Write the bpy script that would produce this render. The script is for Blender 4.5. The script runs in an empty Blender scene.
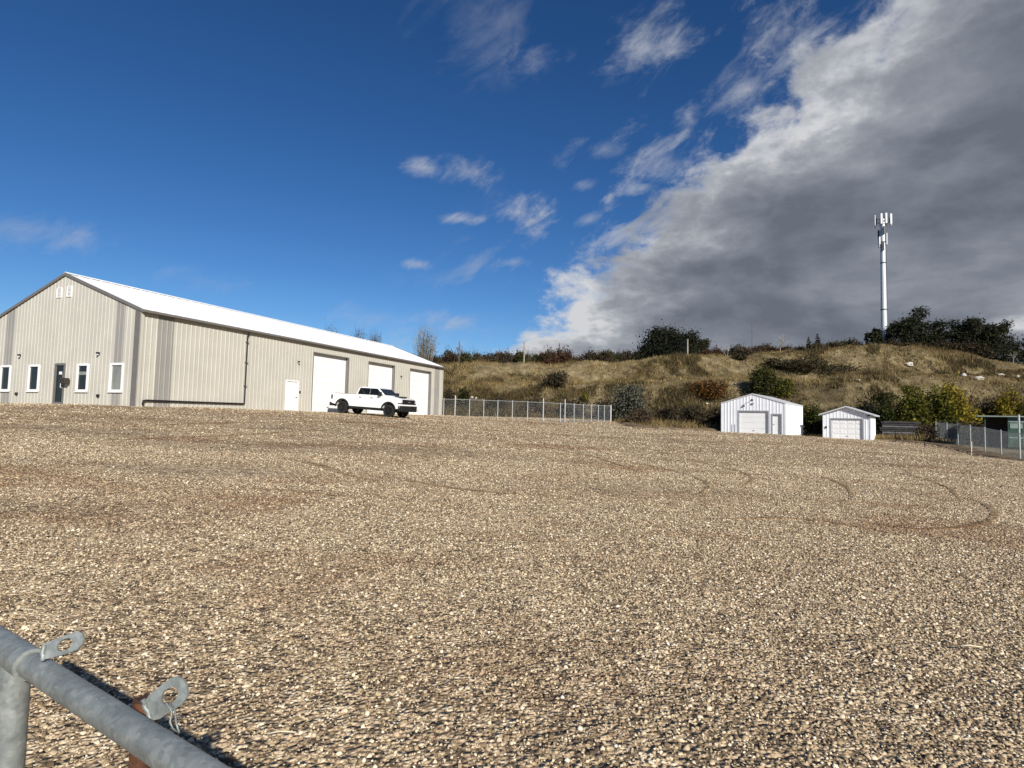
import bpy, bmesh, math, random
import numpy as np
from mathutils import Vector, Matrix, noise as mnoise
PI = math.pi
S = bpy.context.scene
COL = S.collection

# ------------------------------------------------------------------ camera
EYE = 1.65
F, PIT, ROL = 577.3, 0.0605, 0.023
cd = bpy.data.cameras.new('camera')
cam = bpy.data.objects.new('camera', cd)
COL.objects.link(cam)
cd.sensor_width = 36.0
cd.lens = F / 1024 * 36.0
cd.clip_start = 0.05
cd.clip_end = 20000
cam.matrix_world = Matrix.Translation((0, 0, EYE)) @ Matrix.Rotation(PI/2 + PIT, 4, 'X') @ Matrix.Rotation(ROL, 4, 'Z')
S.camera = cam

# ------------------------------------------------------------------ light
SUN_AZ = math.radians(156)      # clockwise from +Y
SUN_EL = math.radians(27.5)
sl = bpy.data.lights.new('sun', 'SUN')
sl.energy = 5.0
sl.angle = math.radians(0.53)
sl.color = (1.0, 0.96, 0.90)
so = bpy.data.objects.new('sun', sl)
COL.objects.link(so)
sdir = Vector((math.sin(SUN_AZ)*math.cos(SUN_EL), math.cos(SUN_AZ)*math.cos(SUN_EL), math.sin(SUN_EL)))
so.rotation_euler = sdir.to_track_quat('Z', 'Y').to_euler()
so.location = sdir * 200
S.view_settings.view_transform = 'Standard'
S.view_settings.look = 'None'
S.view_settings.exposure = 0.28
S.view_settings.gamma = 1.0
S.view_settings.use_curve_mapping = False

# ------------------------------------------------------------------ node helper
class NT:
    def __init__(self, tree):
        self.t = tree
        self.n = tree.nodes
        self.l = tree.links
    def add(self, typ, ins=None, **props):
        nd = self.n.new(typ)
        for k, v in props.items():
            setattr(nd, k, v)
        if ins:
            for k, v in ins.items():
                self.set(nd.inputs[k], v)
        return nd
    def set(self, sock, v):
        if isinstance(v, bpy.types.NodeSocket):
            self.l.new(v, sock)
        else:
            sock.default_value = v
    def math(self, op, a, b=0.0, c=None, clamp=False):
        nd = self.n.new('ShaderNodeMath')
        nd.operation = op
        nd.use_clamp = clamp
        self.set(nd.inputs[0], a)
        self.set(nd.inputs[1], b)
        if c is not None:
            self.set(nd.inputs[2], c)
        return nd.outputs[0]
    def vmath(self, op, a, b=None):
        nd = self.n.new('ShaderNodeVectorMath')
        nd.operation = op
        self.set(nd.inputs[0], a)
        if b is not None:
            self.set(nd.inputs[1], b)
        return nd.outputs['Value'] if op in ('DOT_PRODUCT', 'LENGTH', 'DISTANCE') else nd.outputs['Vector']
    def mix(self, f, a, b, blend='MIX'):
        nd = self.n.new('ShaderNodeMix')
        nd.data_type = 'RGBA'
        nd.blend_type = blend
        self.set(nd.inputs[0], f)
        self.set(nd.inputs[6], a)
        self.set(nd.inputs[7], b)
        return nd.outputs[2]
    def ramp(self, f, stops, interp='LINEAR'):
        nd = self.n.new('ShaderNodeValToRGB')
        nd.color_ramp.interpolation = interp
        e = nd.color_ramp.elements
        while len(e) < len(stops):
            e.new(0.5)
        for i, (p, c) in enumerate(stops):
            e[i].position = p
            if not hasattr(c, '__len__'):
                c = (c, c, c)
            e[i].color = (c[0], c[1], c[2], 1)
        self.set(nd.inputs[0], f)
        return nd.outputs[0]
    def step(self, f, a, b):
        nd = self.n.new('ShaderNodeMapRange')
        nd.interpolation_type = 'SMOOTHSTEP'
        self.set(nd.inputs[0], f)
        nd.inputs[1].default_value = a
        nd.inputs[2].default_value = b
        return nd.outputs[0]
    def noise(self, vec, scale, detail=4.0, rough=0.55, dist=0.0):
        nd = self.n.new('ShaderNodeTexNoise')
        self.set(nd.inputs['Vector'], vec)
        nd.inputs['Scale'].default_value = scale
        nd.inputs['Detail'].default_value = detail
        nd.inputs['Roughness'].default_value = rough
        nd.inputs['Distortion'].default_value = dist
        return nd.outputs['Fac']

# ------------------------------------------------------------------ sky
def raydir(px, py):
    q = ((px-512)/F, -(py-384)/F)
    cr, sr = math.cos(ROL), math.sin(ROL)
    u = q[0]*cr - q[1]*sr
    v = q[0]*sr + q[1]*cr
    c, s = math.cos(PIT), math.sin(PIT)
    return Vector((u, c - v*s, s + v*c))

W = bpy.data.worlds.new('World')
S.world = W
W.use_nodes = True
w = NT(W.node_tree)
w.n.clear()
sky = w.add('ShaderNodeTexSky', sky_type='NISHITA', sun_disc=False, sun_elevation=SUN_EL, sun_rotation=SUN_AZ,
            altitude=500, air_density=1.0, dust_density=0.25, ozone_density=5.0)
tc = w.add('ShaderNodeTexCoord')
D = w.vmath('NORMALIZE', tc.outputs['Generated'])
sep = w.add('ShaderNodeSeparateXYZ', {0: D})
dz = w.math('MAXIMUM', sep.outputs[2], 0.0)
inv = w.math('DIVIDE', 1.0, w.math('ADD', dz, 0.10))
P = w.add('ShaderNodeCombineXYZ', {0: w.math('MULTIPLY', sep.outputs[0], inv), 1: w.math('MULTIPLY', sep.outputs[1], inv), 2: 0.0}).outputs[0]
n1 = w.noise(P, 1.6, 9, 0.58, 0.25)
n2 = w.noise(P, 0.55, 4, 0.5)
n3 = w.noise(P, 5.5, 6, 0.6, 0.3)
nd_ = w.noise(w.vmath('MULTIPLY', D, (1, 1, 1.7)), 5.0, 9, 0.6, 0.3)
pl = w.vmath('DOT_PRODUCT', D, (0.714, 0.095, -0.70))
big = w.math('ADD', pl, w.math('MULTIPLY', w.math('SUBTRACT', n1, 0.5), 0.12))
big = w.math('ADD', big, w.math('MULTIPLY', w.math('SUBTRACT', nd_, 0.5), 0.34))
big = w.math('ADD', big, w.math('MULTIPLY', w.math('SUBTRACT', n3, 0.5), 0.06))
big = w.math('ADD', big, w.math('MULTIPLY', w.math('SUBTRACT', w.noise(w.vmath('MULTIPLY', D, (1, 1, 1.5)), 16.0, 8, 0.62, 0.3), 0.5), 0.15))
# clear slit low on the right
cslit = w.vmath('DISTANCE', w.vmath('MULTIPLY', w.vmath('SUBTRACT', D, raydir(1040, 322).normalized()), (1, 1, 4.5)), (0, 0, 0))
slit = w.step(cslit, 0.15, 0.03)
big = w.math('SUBTRACT', big, w.math('MULTIPLY', slit, 0.35))
a_big = w.step(big, -0.01, 0.06)
# small separate clouds
blobs = [(528, 225, .062, 1.0, 1.0, 1.2), (470, 172, .050, 1.5, .7, .75), (425, 168, .038, 1.5, .45, .8), (462, 219, .032, 1.5, .4, .75), (418, 264, .022, 1.4, .5, .6),
         (648, 47, .07, 1.3, .7, .75), (534, 62, .055, 1.3, .6, .5), (735, 92, .06, 1.0, .9, .7), (655, 166, .05, 1.2, .6, .75), (688, 118, .035, .8, 1.2, .6),
         (632, 188, .03, 1.5, .5, .6), (590, 220, .03, 1.4, .6, .6), (455, 322, .055, 1.6, .5, .7), (515, 262, .035, 1.4, .5, .6), (30, 228, .085, 1.5, .42, .5),
         (480, 34, .11, 1.2, .8, .2), (372, 318, .06, 1.6, .5, .3), (205, 283, .06, 1.5, .4, .22), (800, 40, .12, .8, .8, .8), (580, 184, .022, 1.4, .6, .45), (605, 150, .03, 1.2, .6, .4)]
acc = None
ca, sa = math.cos(math.radians(32)), math.sin(math.radians(32))
DS = w.add('ShaderNodeCombineXYZ', {0: w.math('MULTIPLY', w.vmath('DOT_PRODUCT', D, (ca, 0, sa)), 0.62), 1: sep.outputs[1], 2: w.math('MULTIPLY', w.vmath('DOT_PRODUCT', D, (-sa, 0, ca)), 1.5)}).outputs[0]
nb = w.noise(DS, 15.0, 9, 0.66, 0.35)
nbv = w.math('MULTIPLY', w.math('SUBTRACT', nb, 0.5), 3.1)
for (bx, by, r, sx, sz, amp) in blobs:
    c = raydir(bx, by).normalized()
    q = w.vmath('MULTIPLY', w.vmath('SUBTRACT', D, c), (1/sx/r, 1/sx/r, 1/sz/r))
    d = w.vmath('LENGTH', q)
    m = w.math('SUBTRACT', 0.95, d)
    m = w.math('ADD', m, nbv)
    m = w.step(m, 0.1, 1.45)
    m = w.math('MULTIPLY', m, w.step(d, 2.1, 0.7))
    m = w.math('MULTIPLY', m, amp)
    acc = m if acc is None else w.math('MAXIMUM', acc, m)
# puffs strewn along the edge of the bank
edge = w.math('MULTIPLY', w.step(pl, -0.24, -0.03), w.step(w.noise(DS, 11.0, 9, 0.64, 0.3), 0.53, 0.72))
acc = w.math('MAXIMUM', acc, w.math('MULTIPLY', edge, 0.7))
# thin haze low over the horizon
hz = w.math('MULTIPLY', w.step(dz, 0.20, 0.0), w.step(w.noise(P, 0.5, 5, 0.6), 0.35, 0.75))
hz = w.math('MULTIPLY', hz, 0.45)
skg = w.add('ShaderNodeGamma', {'Color': sky.outputs[0], 'Gamma': 1.17}).outputs[0]
skyc = w.add('ShaderNodeHueSaturation', {'Hue': 0.503, 'Saturation': 1.12, 'Value': 0.66, 'Color': skg}).outputs[0]
# cloud colour: bright rim, grey body
body = w.math('MULTIPLY', w.step(big, 0.0, 0.20), 0.82)
nn = w.noise(w.vmath('MULTIPLY', D, (1, 1, 2.4)), 3.2, 8, 0.55, 0.3)
body = w.math('ADD', body, w.math('MULTIPLY', w.math('SUBTRACT', nn, 0.5), -2.1))
body = w.math('ADD', body, w.math('MULTIPLY', w.math('SUBTRACT', w.noise(w.vmath('MULTIPLY', D, (1, 1, 1.8)), 10.0, 7, 0.55, 0.2), 0.5), -0.9))
body = w.math('ADD', body, w.math('MULTIPLY', w.math('SUBTRACT', nd_, 0.5), -0.8))
lowl = w.math('MULTIPLY', w.step(dz, 0.30, 0.05), 0.34)
body = w.math('ADD', w.math('SUBTRACT', body, lowl), 0.13)
bigc = w.ramp(body, [(0.0, (6.4, 6.5, 6.7)), (0.22, (4.0, 4.2, 4.6)), (0.42, (2.9, 3.1, 3.55)), (0.7, (2.05, 2.27, 2.7)), (1.0, (1.4, 1.58, 1.95))])
K = w.add('ShaderNodeVectorMath', operation='SCALE')
K.inputs['Scale'].default_value = 1.0
w.l.new(bigc, K.inputs[0])
smallc = w.mix(nb, (3.0, 3.4, 4.2, 1), (6.4, 6.6, 7.0, 1))
c1 = w.mix(hz, skyc, (3.6, 4.4, 5.6, 1))
c2 = w.mix(w.math('MULTIPLY', acc, 0.9), c1, smallc)
c3 = w.mix(a_big, c2, K.outputs[0])
bg = w.add('ShaderNodeBackground', {'Color': c3, 'Strength': 0.082})
wo = w.add('ShaderNodeOutputWorld', {'Surface': bg.outputs[0]})

# ------------------------------------------------------------------ geometry helpers
def at(px, py, Y):
    d = raydir(px, py)
    return Vector((d.x/d.y*Y, Y, EYE + d.z/d.y*Y))
def hit_plane(px, py, P0, N):
    d = raydir(px, py)
    o = Vector((0, 0, EYE))
    t = (P0 - o).dot(N) / d.dot(N)
    return o + d*t

class MB:
    """collects shapes into one mesh"""
    def __init__(self):
        self.v = []; self.f = []; self.m = []
    def poly(self, pts, m=0):
        i = len(self.v)
        self.v += [tuple(p) for p in pts]
        self.f.append(tuple(range(i, i+len(pts)))); self.m.append(m)
    def box(self, x0, x1, y0, y1, z0, z1, m=0, M=None):
        i = len(self.v)
        c = [(x0,y0,z0),(x1,y0,z0),(x1,y1,z0),(x0,y1,z0),(x0,y0,z1),(x1,y0,z1),(x1,y1,z1),(x0,y1,z1)]
        if M is not None:
            c = [tuple(M @ Vector(p)) for p in c]
        self.v += c
        for q in ((0,3,2,1),(4,5,6,7),(0,1,5,4),(1,2,6,5),(2,3,7,6),(3,0,4,7)):
            self.f.append(tuple(i+k for k in q)); self.m.append(m)
        return self
    def prism(self, pts, axis, a, b, m=0):
        """pts: 2-D outline (ccw); extruded along axis from a to b"""
        def mk(p, t):
            if axis == 'y': return (p[0], t, p[1])
            if axis == 'x': return (t, p[0], p[1])
            return (p[0], p[1], t)
        i = len(self.v); n = len(pts)
        self.v += [mk(p, a) for p in pts] + [mk(p, b) for p in pts]
        self.f.append(tuple(i+k for k in range(n))); self.m.append(m)
        self.f.append(tuple(i+n+k for k in reversed(range(n)))); self.m.append(m)
        for k in range(n):
            k2 = (k+1) % n
            self.f.append((i+k, i+n+k, i+n+k2, i+k2)); self.m.append(m)
        return self
    def tube(self, pts, r, seg=8, m=0, cap=True):
        pts = [Vector(p) for p in pts]
        rs = r if hasattr(r, '__len__') else [r]*len(pts)
        i0 = len(self.v); n = len(pts)
        up = None
        for k, p in enumerate(pts):
            t = (pts[min(k+1, n-1)] - pts[max(k-1, 0)]).normalized()
            if up is None:
                up = t.orthogonal().normalized()
            a = (up - t*up.dot(t))
            a = a.normalized() if a.length > 1e-6 else t.orthogonal().normalized()
            up = a
            b = t.cross(a)
            for s in range(seg):
                an = 2*PI*s/seg
                self.v.append(tuple(p + (a*math.cos(an) + b*math.sin(an))*rs[k]))
        for k in range(n-1):
            for s in range(seg):
                s2 = (s+1) % seg
                self.f.append((i0+k*seg+s, i0+k*seg+s2, i0+(k+1)*seg+s2, i0+(k+1)*seg+s)); self.m.append(m)
        if cap:
            self.f.append(tuple(i0+s for s in reversed(range(seg)))); self.m.append(m)
            self.f.append(tuple(i0+(n-1)*seg+s for s in range(seg))); self.m.append(m)
        return self
    def build(self, name, mat, parent=None, smooth=False, bevel=0.0, fix=True, auto=None):
        me = bpy.data.meshes.new(name)
        me.from_pydata(self.v, [], self.f)
        mats = mat if isinstance(mat, (list, tuple)) else [mat]
        for x in mats:
            me.materials.append(x)
        if len(mats) > 1:
            me.polygons.foreach_set('material_index', self.m)
        if fix and len(self.f) < 30000:
            bm = bmesh.new(); bm.from_mesh(me)
            bmesh.ops.recalc_face_normals(bm, faces=bm.faces)
            bm.to_mesh(me); bm.free()
        if smooth:
            me.polygons.foreach_set('use_smooth', [True]*len(me.polygons))
            if auto is not None:
                me.set_sharp_from_angle(angle=math.radians(auto))
        me.update()
        o = bpy.data.objects.new(name, me)
        COL.objects.link(o)
        if parent is not None:
            o.parent = parent
        if bevel > 0:
            b = o.modifiers.new('bevel', 'BEVEL')
            b.width = bevel; b.segments = 2; b.limit_method = 'ANGLE'; b.angle_limit = math.radians(40)
        return o

def fastmesh(name, verts, faces, mat, parent=None, smooth=False, attr=None):
    """numpy arrays: verts (n,3), faces (m,k)"""
    me = bpy.data.meshes.new(name)
    nv, nf, k = len(verts), len(faces), faces.shape[1]
    me.vertices.add(nv); me.vertices.foreach_set('co', verts.astype(np.float32).ravel())
    me.loops.add(nf*k); me.loops.foreach_set('vertex_index', faces.astype(np.int32).ravel())
    me.polygons.add(nf)
    me.polygons.foreach_set('loop_start', np.arange(0, nf*k, k, dtype=np.int32))
    me.polygons.foreach_set('loop_total', np.full(nf, k, dtype=np.int32))
    if smooth:
        me.polygons.foreach_set('use_smooth', np.ones(nf, dtype=bool))
    if attr is not None:
        a = me.attributes.new('tone', 'FLOAT', 'POINT')
        a.data.foreach_set('value', attr.astype(np.float32))
    me.update(calc_edges=True)
    me.materials.append(mat)
    o = bpy.data.objects.new(name, me)
    COL.objects.link(o)
    if parent is not None:
        o.parent = parent
    return o

def tag(o, label=None, cat=None, group=None, kind=None):
    if label: o['label'] = label
    if cat: o['category'] = cat
    if group: o['group'] = group
    if kind: o['kind'] = kind
    return o
def empty(name, loc, rz=0.0):
    o = bpy.data.objects.new(name, None)
    o.empty_display_size = 0.3
    COL.objects.link(o)
    o.location = loc
    o.rotation_euler = (0, 0, rz)
    return o
def copy_tree(o, parent=None):
    c = o.copy(); COL.objects.link(c)
    if parent is not None:
        c.parent = parent
    for ch in [x for x in KIDS.get(o.name, [])]:
        copy_tree(ch, c)
    return c
KIDS = {}

# ------------------------------------------------------------------ materials
def mat(name, color, rough=0.6, metal=0.0, var=0.0, vscale=3.0, bump=0.0, bscale=20.0, spec=0.4, coat=0.0):
    m = bpy.data.materials.new(name); m.use_nodes = True
    t = NT(m.node_tree)
    b = t.n['Principled BSDF']
    b.inputs['Roughness'].default_value = rough
    b.inputs['Metallic'].default_value = metal
    b.inputs['Specular IOR Level'].default_value = spec
    b.inputs['Coat Weight'].default_value = coat
    tcn = t.add('ShaderNodeTexCoord')
    n = t.noise(tcn.outputs['Object'], vscale, 6, 0.6)
    f = t.step(n, 0.3, 0.7)
    c0 = [max(0, x*(1-var)) for x in color]; c1 = [min(1, x*(1+var)) for x in color]
    t.set(b.inputs['Base Color'], t.mix(f, (*c0, 1), (*c1, 1)))
    if bump > 0:
        nb = t.noise(tcn.outputs['Object'], bscale, 5, 0.6)
        bn = t.add('ShaderNodeBump', {'Height': nb, 'Strength': bump, 'Distance': 0.02})
        t.l.new(bn.outputs[0], b.inputs['Normal'])
    return m

def leafmat(name, c0, c1, c2=None, scale=0.6, trans=0.25):
    """leaves or blades: colour varies from clump to clump"""
    m = bpy.data.materials.new(name); m.use_nodes = True
    t = NT(m.node_tree)
    b = t.n['Principled BSDF']
    g = t.add('ShaderNodeNewGeometry')
    n = t.noise(g.outputs['Position'], scale, 5, 0.65)
    a = t.add('ShaderNodeAttribute', attribute_name='tone')
    f = t.math('ADD', t.math('MULTIPLY', t.math('SUBTRACT', n, 0.5), 2.2), t.math('MULTIPLY', a.outputs['Fac'], 0.5))
    f = t.math('ADD', f, 0.25)
    st = [(0.0, c0), (1.0, c1)] if c2 is None else [(0.0, c0), (0.55, c1), (1.0, c2)]
    col = t.ramp(f, st)
    t.set(b.inputs['Base Color'], col)
    b.inputs['Roughness'].default_value = 0.8
    b.inputs['Specular IOR Level'].default_value = 0.15
    if trans > 0:
        tr = t.add('ShaderNodeBsdfTranslucent', {'Color': col})
        mx = t.add('ShaderNodeMixShader', {0: trans, 1: b.outputs[0], 2: tr.outputs[0]})
        t.l.new(mx.outputs[0], t.n['Material Output'].inputs['Surface'])
    return m

def gravel_mat(name, tint=(1, 1, 1)):
    m = bpy.data.materials.new(name); m.use_nodes = True
    t = NT(m.node_tree)
    b = t.n['Principled BSDF']
    g = t.add('ShaderNodeNewGeometry')
    pos = g.outputs['Position']
    v1 = t.add('ShaderNodeTexVoronoi', {'Vector': pos, 'Scale': 30.0, 'Randomness': 1.0})
    v2 = t.add('ShaderNodeTexVoronoi', {'Vector': pos, 'Scale': 13.0, 'Randomness': 1.0})
    cs = t.add('ShaderNodeSeparateColor', {0: v1.outputs['Color']})
    cs2 = t.add('ShaderNodeSeparateColor', {0: v2.outputs['Color']})
    big_ = t.noise(t.vmath('MULTIPLY', pos, (0.55, 1.0, 1.0)), 0.33, 6, 0.62, 0.6)
    mid = t.noise(pos, 2.2, 5, 0.6)
    sp = t.noise(pos, 7.0, 4, 0.75)
    sp2 = t.noise(t.vmath('MULTIPLY', pos, (1.0, 0.6, 1.0)), 1.9, 6, 0.75, 0.3)
    st = t.math('ADD', t.math('MULTIPLY', cs.outputs[0], 0.55), t.math('MULTIPLY', cs2.outputs[0], 0.45))
    st = t.math('ADD', st, t.math('MULTIPLY', t.math('SUBTRACT', sp, 0.5), 1.3))
    st = t.math('ADD', st, t.math('MULTIPLY', t.math('SUBTRACT', sp2, 0.5), 1.0))
    st = t.math('SUBTRACT', st, t.math('MULTIPLY', t.step(v1.outputs['Distance'], 0.3, 0.6), 0.3))
    stone = t.ramp(st, [(0.0, (0.13, 0.095, 0.062)), (0.28, (0.37, 0.265, 0.155)), (0.6, (0.61, 0.465, 0.29)), (1.0, (0.84, 0.71, 0.50))])
    dirt = t.ramp(st, [(0.0, (0.12, 0.072, 0.040)), (0.6, (0.38, 0.245, 0.14)), (1.0, (0.58, 0.41, 0.26))])
    lane = t.noise(t.vmath('MULTIPLY', pos, (0.10, 0.75, 1.0)), 0.9, 6, 0.62, 0.9)
    df = t.math('ADD', t.step(big_, 0.50, 0.66), t.math('MULTIPLY', t.step(mid, 0.5, 0.75), 0.3), clamp=True)
    df = t.math('ADD', df, t.math('MULTIPLY', t.step(lane, 0.52, 0.68), 0.7), clamp=True)
    col = t.mix(t.math('MULTIPLY', df, 0.9), stone, dirt)
    col = t.mix(1.0, col, (*tint, 1), 'MULTIPLY')
    t.set(b.inputs['Base Color'], col)
    b.inputs['Roughness'].default_value = 0.9
    b.inputs['Specular IOR Level'].default_value = 0.2
    h = t.math('SUBTRACT', 0.5, v1.outputs['Distance'])
    h = t.math('ADD', h, t.math('MULTIPLY', cs.outputs[1], 0.5))
    h = t.math('ADD', h, t.math('MULTIPLY', t.math('SUBTRACT', 0.5, v2.outputs['Distance']), 1.2))
    bn = t.add('ShaderNodeBump', {'Height': h, 'Strength': 0.9, 'Distance': 0.03})
    mb = t.add('ShaderNodeBump', {'Height': mid, 'Strength': 0.5, 'Distance': 0.12, 'Normal': bn.outputs[0]})
    t.l.new(mb.outputs[0], b.inputs['Normal'])
    return m

def hill_mat():
    m = bpy.data.materials.new('dry_hillside'); m.use_nodes = True
    t = NT(m.node_tree)
    b = t.n['Principled BSDF']
    g = t.add('ShaderNodeNewGeometry')
    pos = g.outputs['Position']
    n1_ = t.noise(pos, 0.12, 6, 0.62, 0.4)
    n2_ = t.noise(pos, 0.9, 6, 0.65, 0.3)
    f = t.math('ADD', t.math('MULTIPLY', n1_, 0.6), t.math('MULTIPLY', n2_, 0.4))
    col = t.ramp(f, [(0.34, (0.06, 0.045, 0.024)), (0.46, (0.14, 0.108, 0.056)), (0.55, (0.25, 0.195, 0.105)), (0.66, (0.40, 0.32, 0.19))])
    t.set(b.inputs['Base Color'], col)
    b.inputs['Roughness'].default_value = 0.95
    b.inputs['Specular IOR Level'].default_value = 0.1
    bn = t.add('ShaderNodeBump', {'Height': t.noise(pos, 2.5, 7, 0.7), 'Strength': 0.9, 'Distance': 0.5})
    t.l.new(bn.outputs[0], b.inputs['Normal'])
    return m

M = {}
M['gravel'] = gravel_mat('yard_gravel')
M['rut'] = gravel_mat('rut_gravel', (0.84, 0.78, 0.69))
M['dirt'] = mat('bare_dirt', (0.17, 0.12, 0.075), 0.95, var=0.45, vscale=1.3, bump=0.8, bscale=6, spec=0.1)
M['hill'] = hill_mat()
M['siding'] = mat('beige_siding', (0.485, 0.462, 0.395), 0.45, var=0.05, vscale=0.7, spec=0.4)
M['siding_grey'] = mat('grey_siding', (0.285, 0.27, 0.245), 0.45, var=0.05, vscale=0.7)
M['trim_grey'] = mat('grey_trim', (0.15, 0.14, 0.128), 0.45, var=0.06)
M['roof_white'] = mat('white_roof_steel', (0.86, 0.86, 0.84), 0.6, var=0.03, vscale=0.4)
M['white'] = mat('white_paint', (0.80, 0.80, 0.78), 0.45, var=0.025, vscale=1.0)
M['vinyl'] = mat('white_window_frame', (0.78, 0.78, 0.76), 0.4, var=0.02)
M['shed_white'] = mat('white_shed_steel', (0.76, 0.77, 0.79), 0.42, var=0.04, vscale=0.8)
M['shed_roof'] = mat('pale_roof_steel', (0.40, 0.41, 0.42), 0.4, var=0.08, vscale=0.8)
M['shed_trim'] = mat('shed_trim_grey', (0.33, 0.34, 0.36), 0.5, var=0.05)
M['shed_edge'] = mat('shed_edge_trim', (0.52, 0.53, 0.55), 0.5, var=0.05)
M['black'] = mat('black_plastic', (0.012, 0.012, 0.013), 0.5, var=0.2)
M['pipe_black'] = mat('black_pipe', (0.015, 0.013, 0.02), 0.4, var=0.2)
M['concrete'] = mat('concrete', (0.42, 0.40, 0.36), 0.9, var=0.12, vscale=2, bump=0.3)
M['galv'] = mat('galvanised_steel', (0.30, 0.315, 0.285), 0.52, metal=0.12, var=0.22, vscale=14, bump=0.12, bscale=60, spec=0.4)
M['galv_post'] = mat('galvanised_post', (0.46, 0.48, 0.48), 0.5, metal=0.2, var=0.1)
def galvmat():
    m = bpy.data.materials.new('weathered_galvanised_pipe'); m.use_nodes = True
    t = NT(m.node_tree); b = t.n['Principled BSDF']
    o = t.add('ShaderNodeTexCoord').outputs['Object']
    v = t.add('ShaderNodeTexVoronoi', {'Vector': o, 'Scale': 110.0})
    sg = t.add('ShaderNodeSeparateColor', {0: v.outputs['Color']})
    big = t.noise(o, 9.0, 6, 0.65, 0.4); fine = t.noise(o, 70.0, 5, 0.7, 0.8); scr = t.noise(t.vmath('MULTIPLY', o, (14, 20, 160)), 1.0, 4, 0.7)
    f = t.math('ADD', t.math('MULTIPLY', big, 0.8), t.math('MULTIPLY', sg.outputs[0], 0.16))
    f = t.math('ADD', f, t.math('MULTIPLY', fine, 0.25))
    col = t.ramp(f, [(0.35, (0.13, 0.145, 0.14)), (0.6, (0.24, 0.26, 0.245)), (0.85, (0.38, 0.40, 0.375))])
    col = t.mix(t.math('MULTIPLY', t.step(scr, 0.66, 0.72), 0.5), col, (0.50, 0.51, 0.49, 1))
    col = t.mix(t.math('MULTIPLY', t.step(t.noise(o, 28.0, 6, 0.7), 0.66, 0.74), 0.7), col, (0.16, 0.075, 0.035, 1))
    t.set(b.inputs['Base Color'], col)
    b.inputs['Metallic'].default_value = 0.3
    t.set(b.inputs['Roughness'], t.math('ADD', 0.36, t.math('MULTIPLY', fine, 0.3)))
    bn = t.add('ShaderNodeBump', {'Height': fine, 'Strength': 0.25, 'Distance': 0.002})
    t.l.new(bn.outputs[0], b.inputs['Normal'])
    return m
M['galv'] = galvmat()
M['wire'] = mat('galvanised_wire', (0.34, 0.36, 0.355), 0.6, metal=0.2, var=0.1)
M['rust'] = mat('rusty_steel', (0.085, 0.034, 0.016), 0.85, var=0.55, vscale=25, bump=0.5, bscale=60)
M['truck'] = mat('white_car_paint', (0.83, 0.83, 0.82), 0.25, var=0.01, coat=0.8, spec=0.5)
M['rubber'] = mat('tyre_rubber', (0.018, 0.018, 0.018), 0.85, var=0.25, vscale=12, bump=0.3, bscale=60)
M['rim'] = mat('dark_wheel', (0.03, 0.03, 0.032), 0.35, metal=0.6)
M['lamp'] = mat('lamp_lens', (0.55, 0.56, 0.58), 0.15, var=0.1, spec=0.8)
M['red'] = mat('red_lens', (0.25, 0.01, 0.01), 0.2, var=0.1, spec=0.7)
M['wood'] = mat('weathered_wood', (0.23, 0.20, 0.16), 0.85, var=0.3, vscale=4, bump=0.4)
M['wood_dark'] = mat('dark_weathered_wood', (0.035, 0.031, 0.029), 0.9, var=0.4, vscale=4, bump=0.4)
M['wood_grey'] = mat('pale_grey_boards', (0.11, 0.11, 0.115), 0.9, var=0.25, vscale=4, bump=0.4)
M['bark'] = mat('bark', (0.10, 0.08, 0.06), 0.9, var=0.35, vscale=3, bump=0.5)
M['bark_pale'] = mat('pale_bark', (0.30, 0.27, 0.22), 0.9, var=0.3, vscale=3, bump=0.5)
M['green'] = mat('green_painted_steel', (0.045, 0.095, 0.065), 0.5, var=0.2, vscale=2)
M['green_pale'] = mat('pale_green_steel', (0.24, 0.30, 0.26), 0.5, var=0.15, vscale=2)
M['tower'] = mat('tower_steel', (0.60, 0.62, 0.63), 0.45, metal=0.2, var=0.06, vscale=0.8)
M['antenna'] = mat('antenna_panel', (0.68, 0.69, 0.69), 0.5, var=0.06)
M['antenna_dark'] = mat('antenna_mount', (0.07, 0.075, 0.08), 0.6, var=0.2)
M['rock'] = mat('pale_rock', (0.50, 0.46, 0.39), 0.9, var=0.15, vscale=3, bump=0.6, bscale=4)
M['mail'] = mat('dark_brown_metal', (0.04, 0.032, 0.025), 0.5, var=0.2)
M['straw'] = mat('bleached_straw', (0.66, 0.57, 0.40), 0.8, var=0.15, vscale=30)
M['lf_dark'] = leafmat('dark_evergreen_leaves', (0.008, 0.010, 0.005), (0.028, 0.034, 0.015), scale=0.5, trans=0.1)
M['lf_tree'] = leafmat('dark_olive_leaves', (0.012, 0.014, 0.007), (0.036, 0.039, 0.017), (0.065, 0.062, 0.028), scale=0.45, trans=0.15)
M['lf_spruce'] = leafmat('spruce_needles', (0.006, 0.012, 0.007), (0.022, 0.034, 0.018), trans=0.05)
M['lf_brown'] = leafmat('brown_twigs', (0.05, 0.035, 0.022), (0.12, 0.085, 0.05), scale=0.7, trans=0.1)
M['lf_darkbrown'] = leafmat('dark_brown_twigs', (0.030, 0.023, 0.013), (0.085, 0.064, 0.036), scale=0.7, trans=0.05)
M['lf_scrub'] = leafmat('olive_brown_scrub', (0.035, 0.03, 0.014), (0.10, 0.08, 0.038), scale=0.7, trans=0.1)
M['lf_olive'] = leafmat('olive_leaves', (0.03, 0.032, 0.01), (0.085, 0.08, 0.025), (0.13, 0.11, 0.04), scale=0.7)
M['lf_red'] = leafmat('reddish_brown_leaves', (0.06, 0.03, 0.018), (0.14, 0.075, 0.04), scale=0.7)
M['lf_orange'] = leafmat('orange_leaves', (0.07, 0.035, 0.010), (0.19, 0.09, 0.022), (0.28, 0.15, 0.04), scale=1.0)
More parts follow.
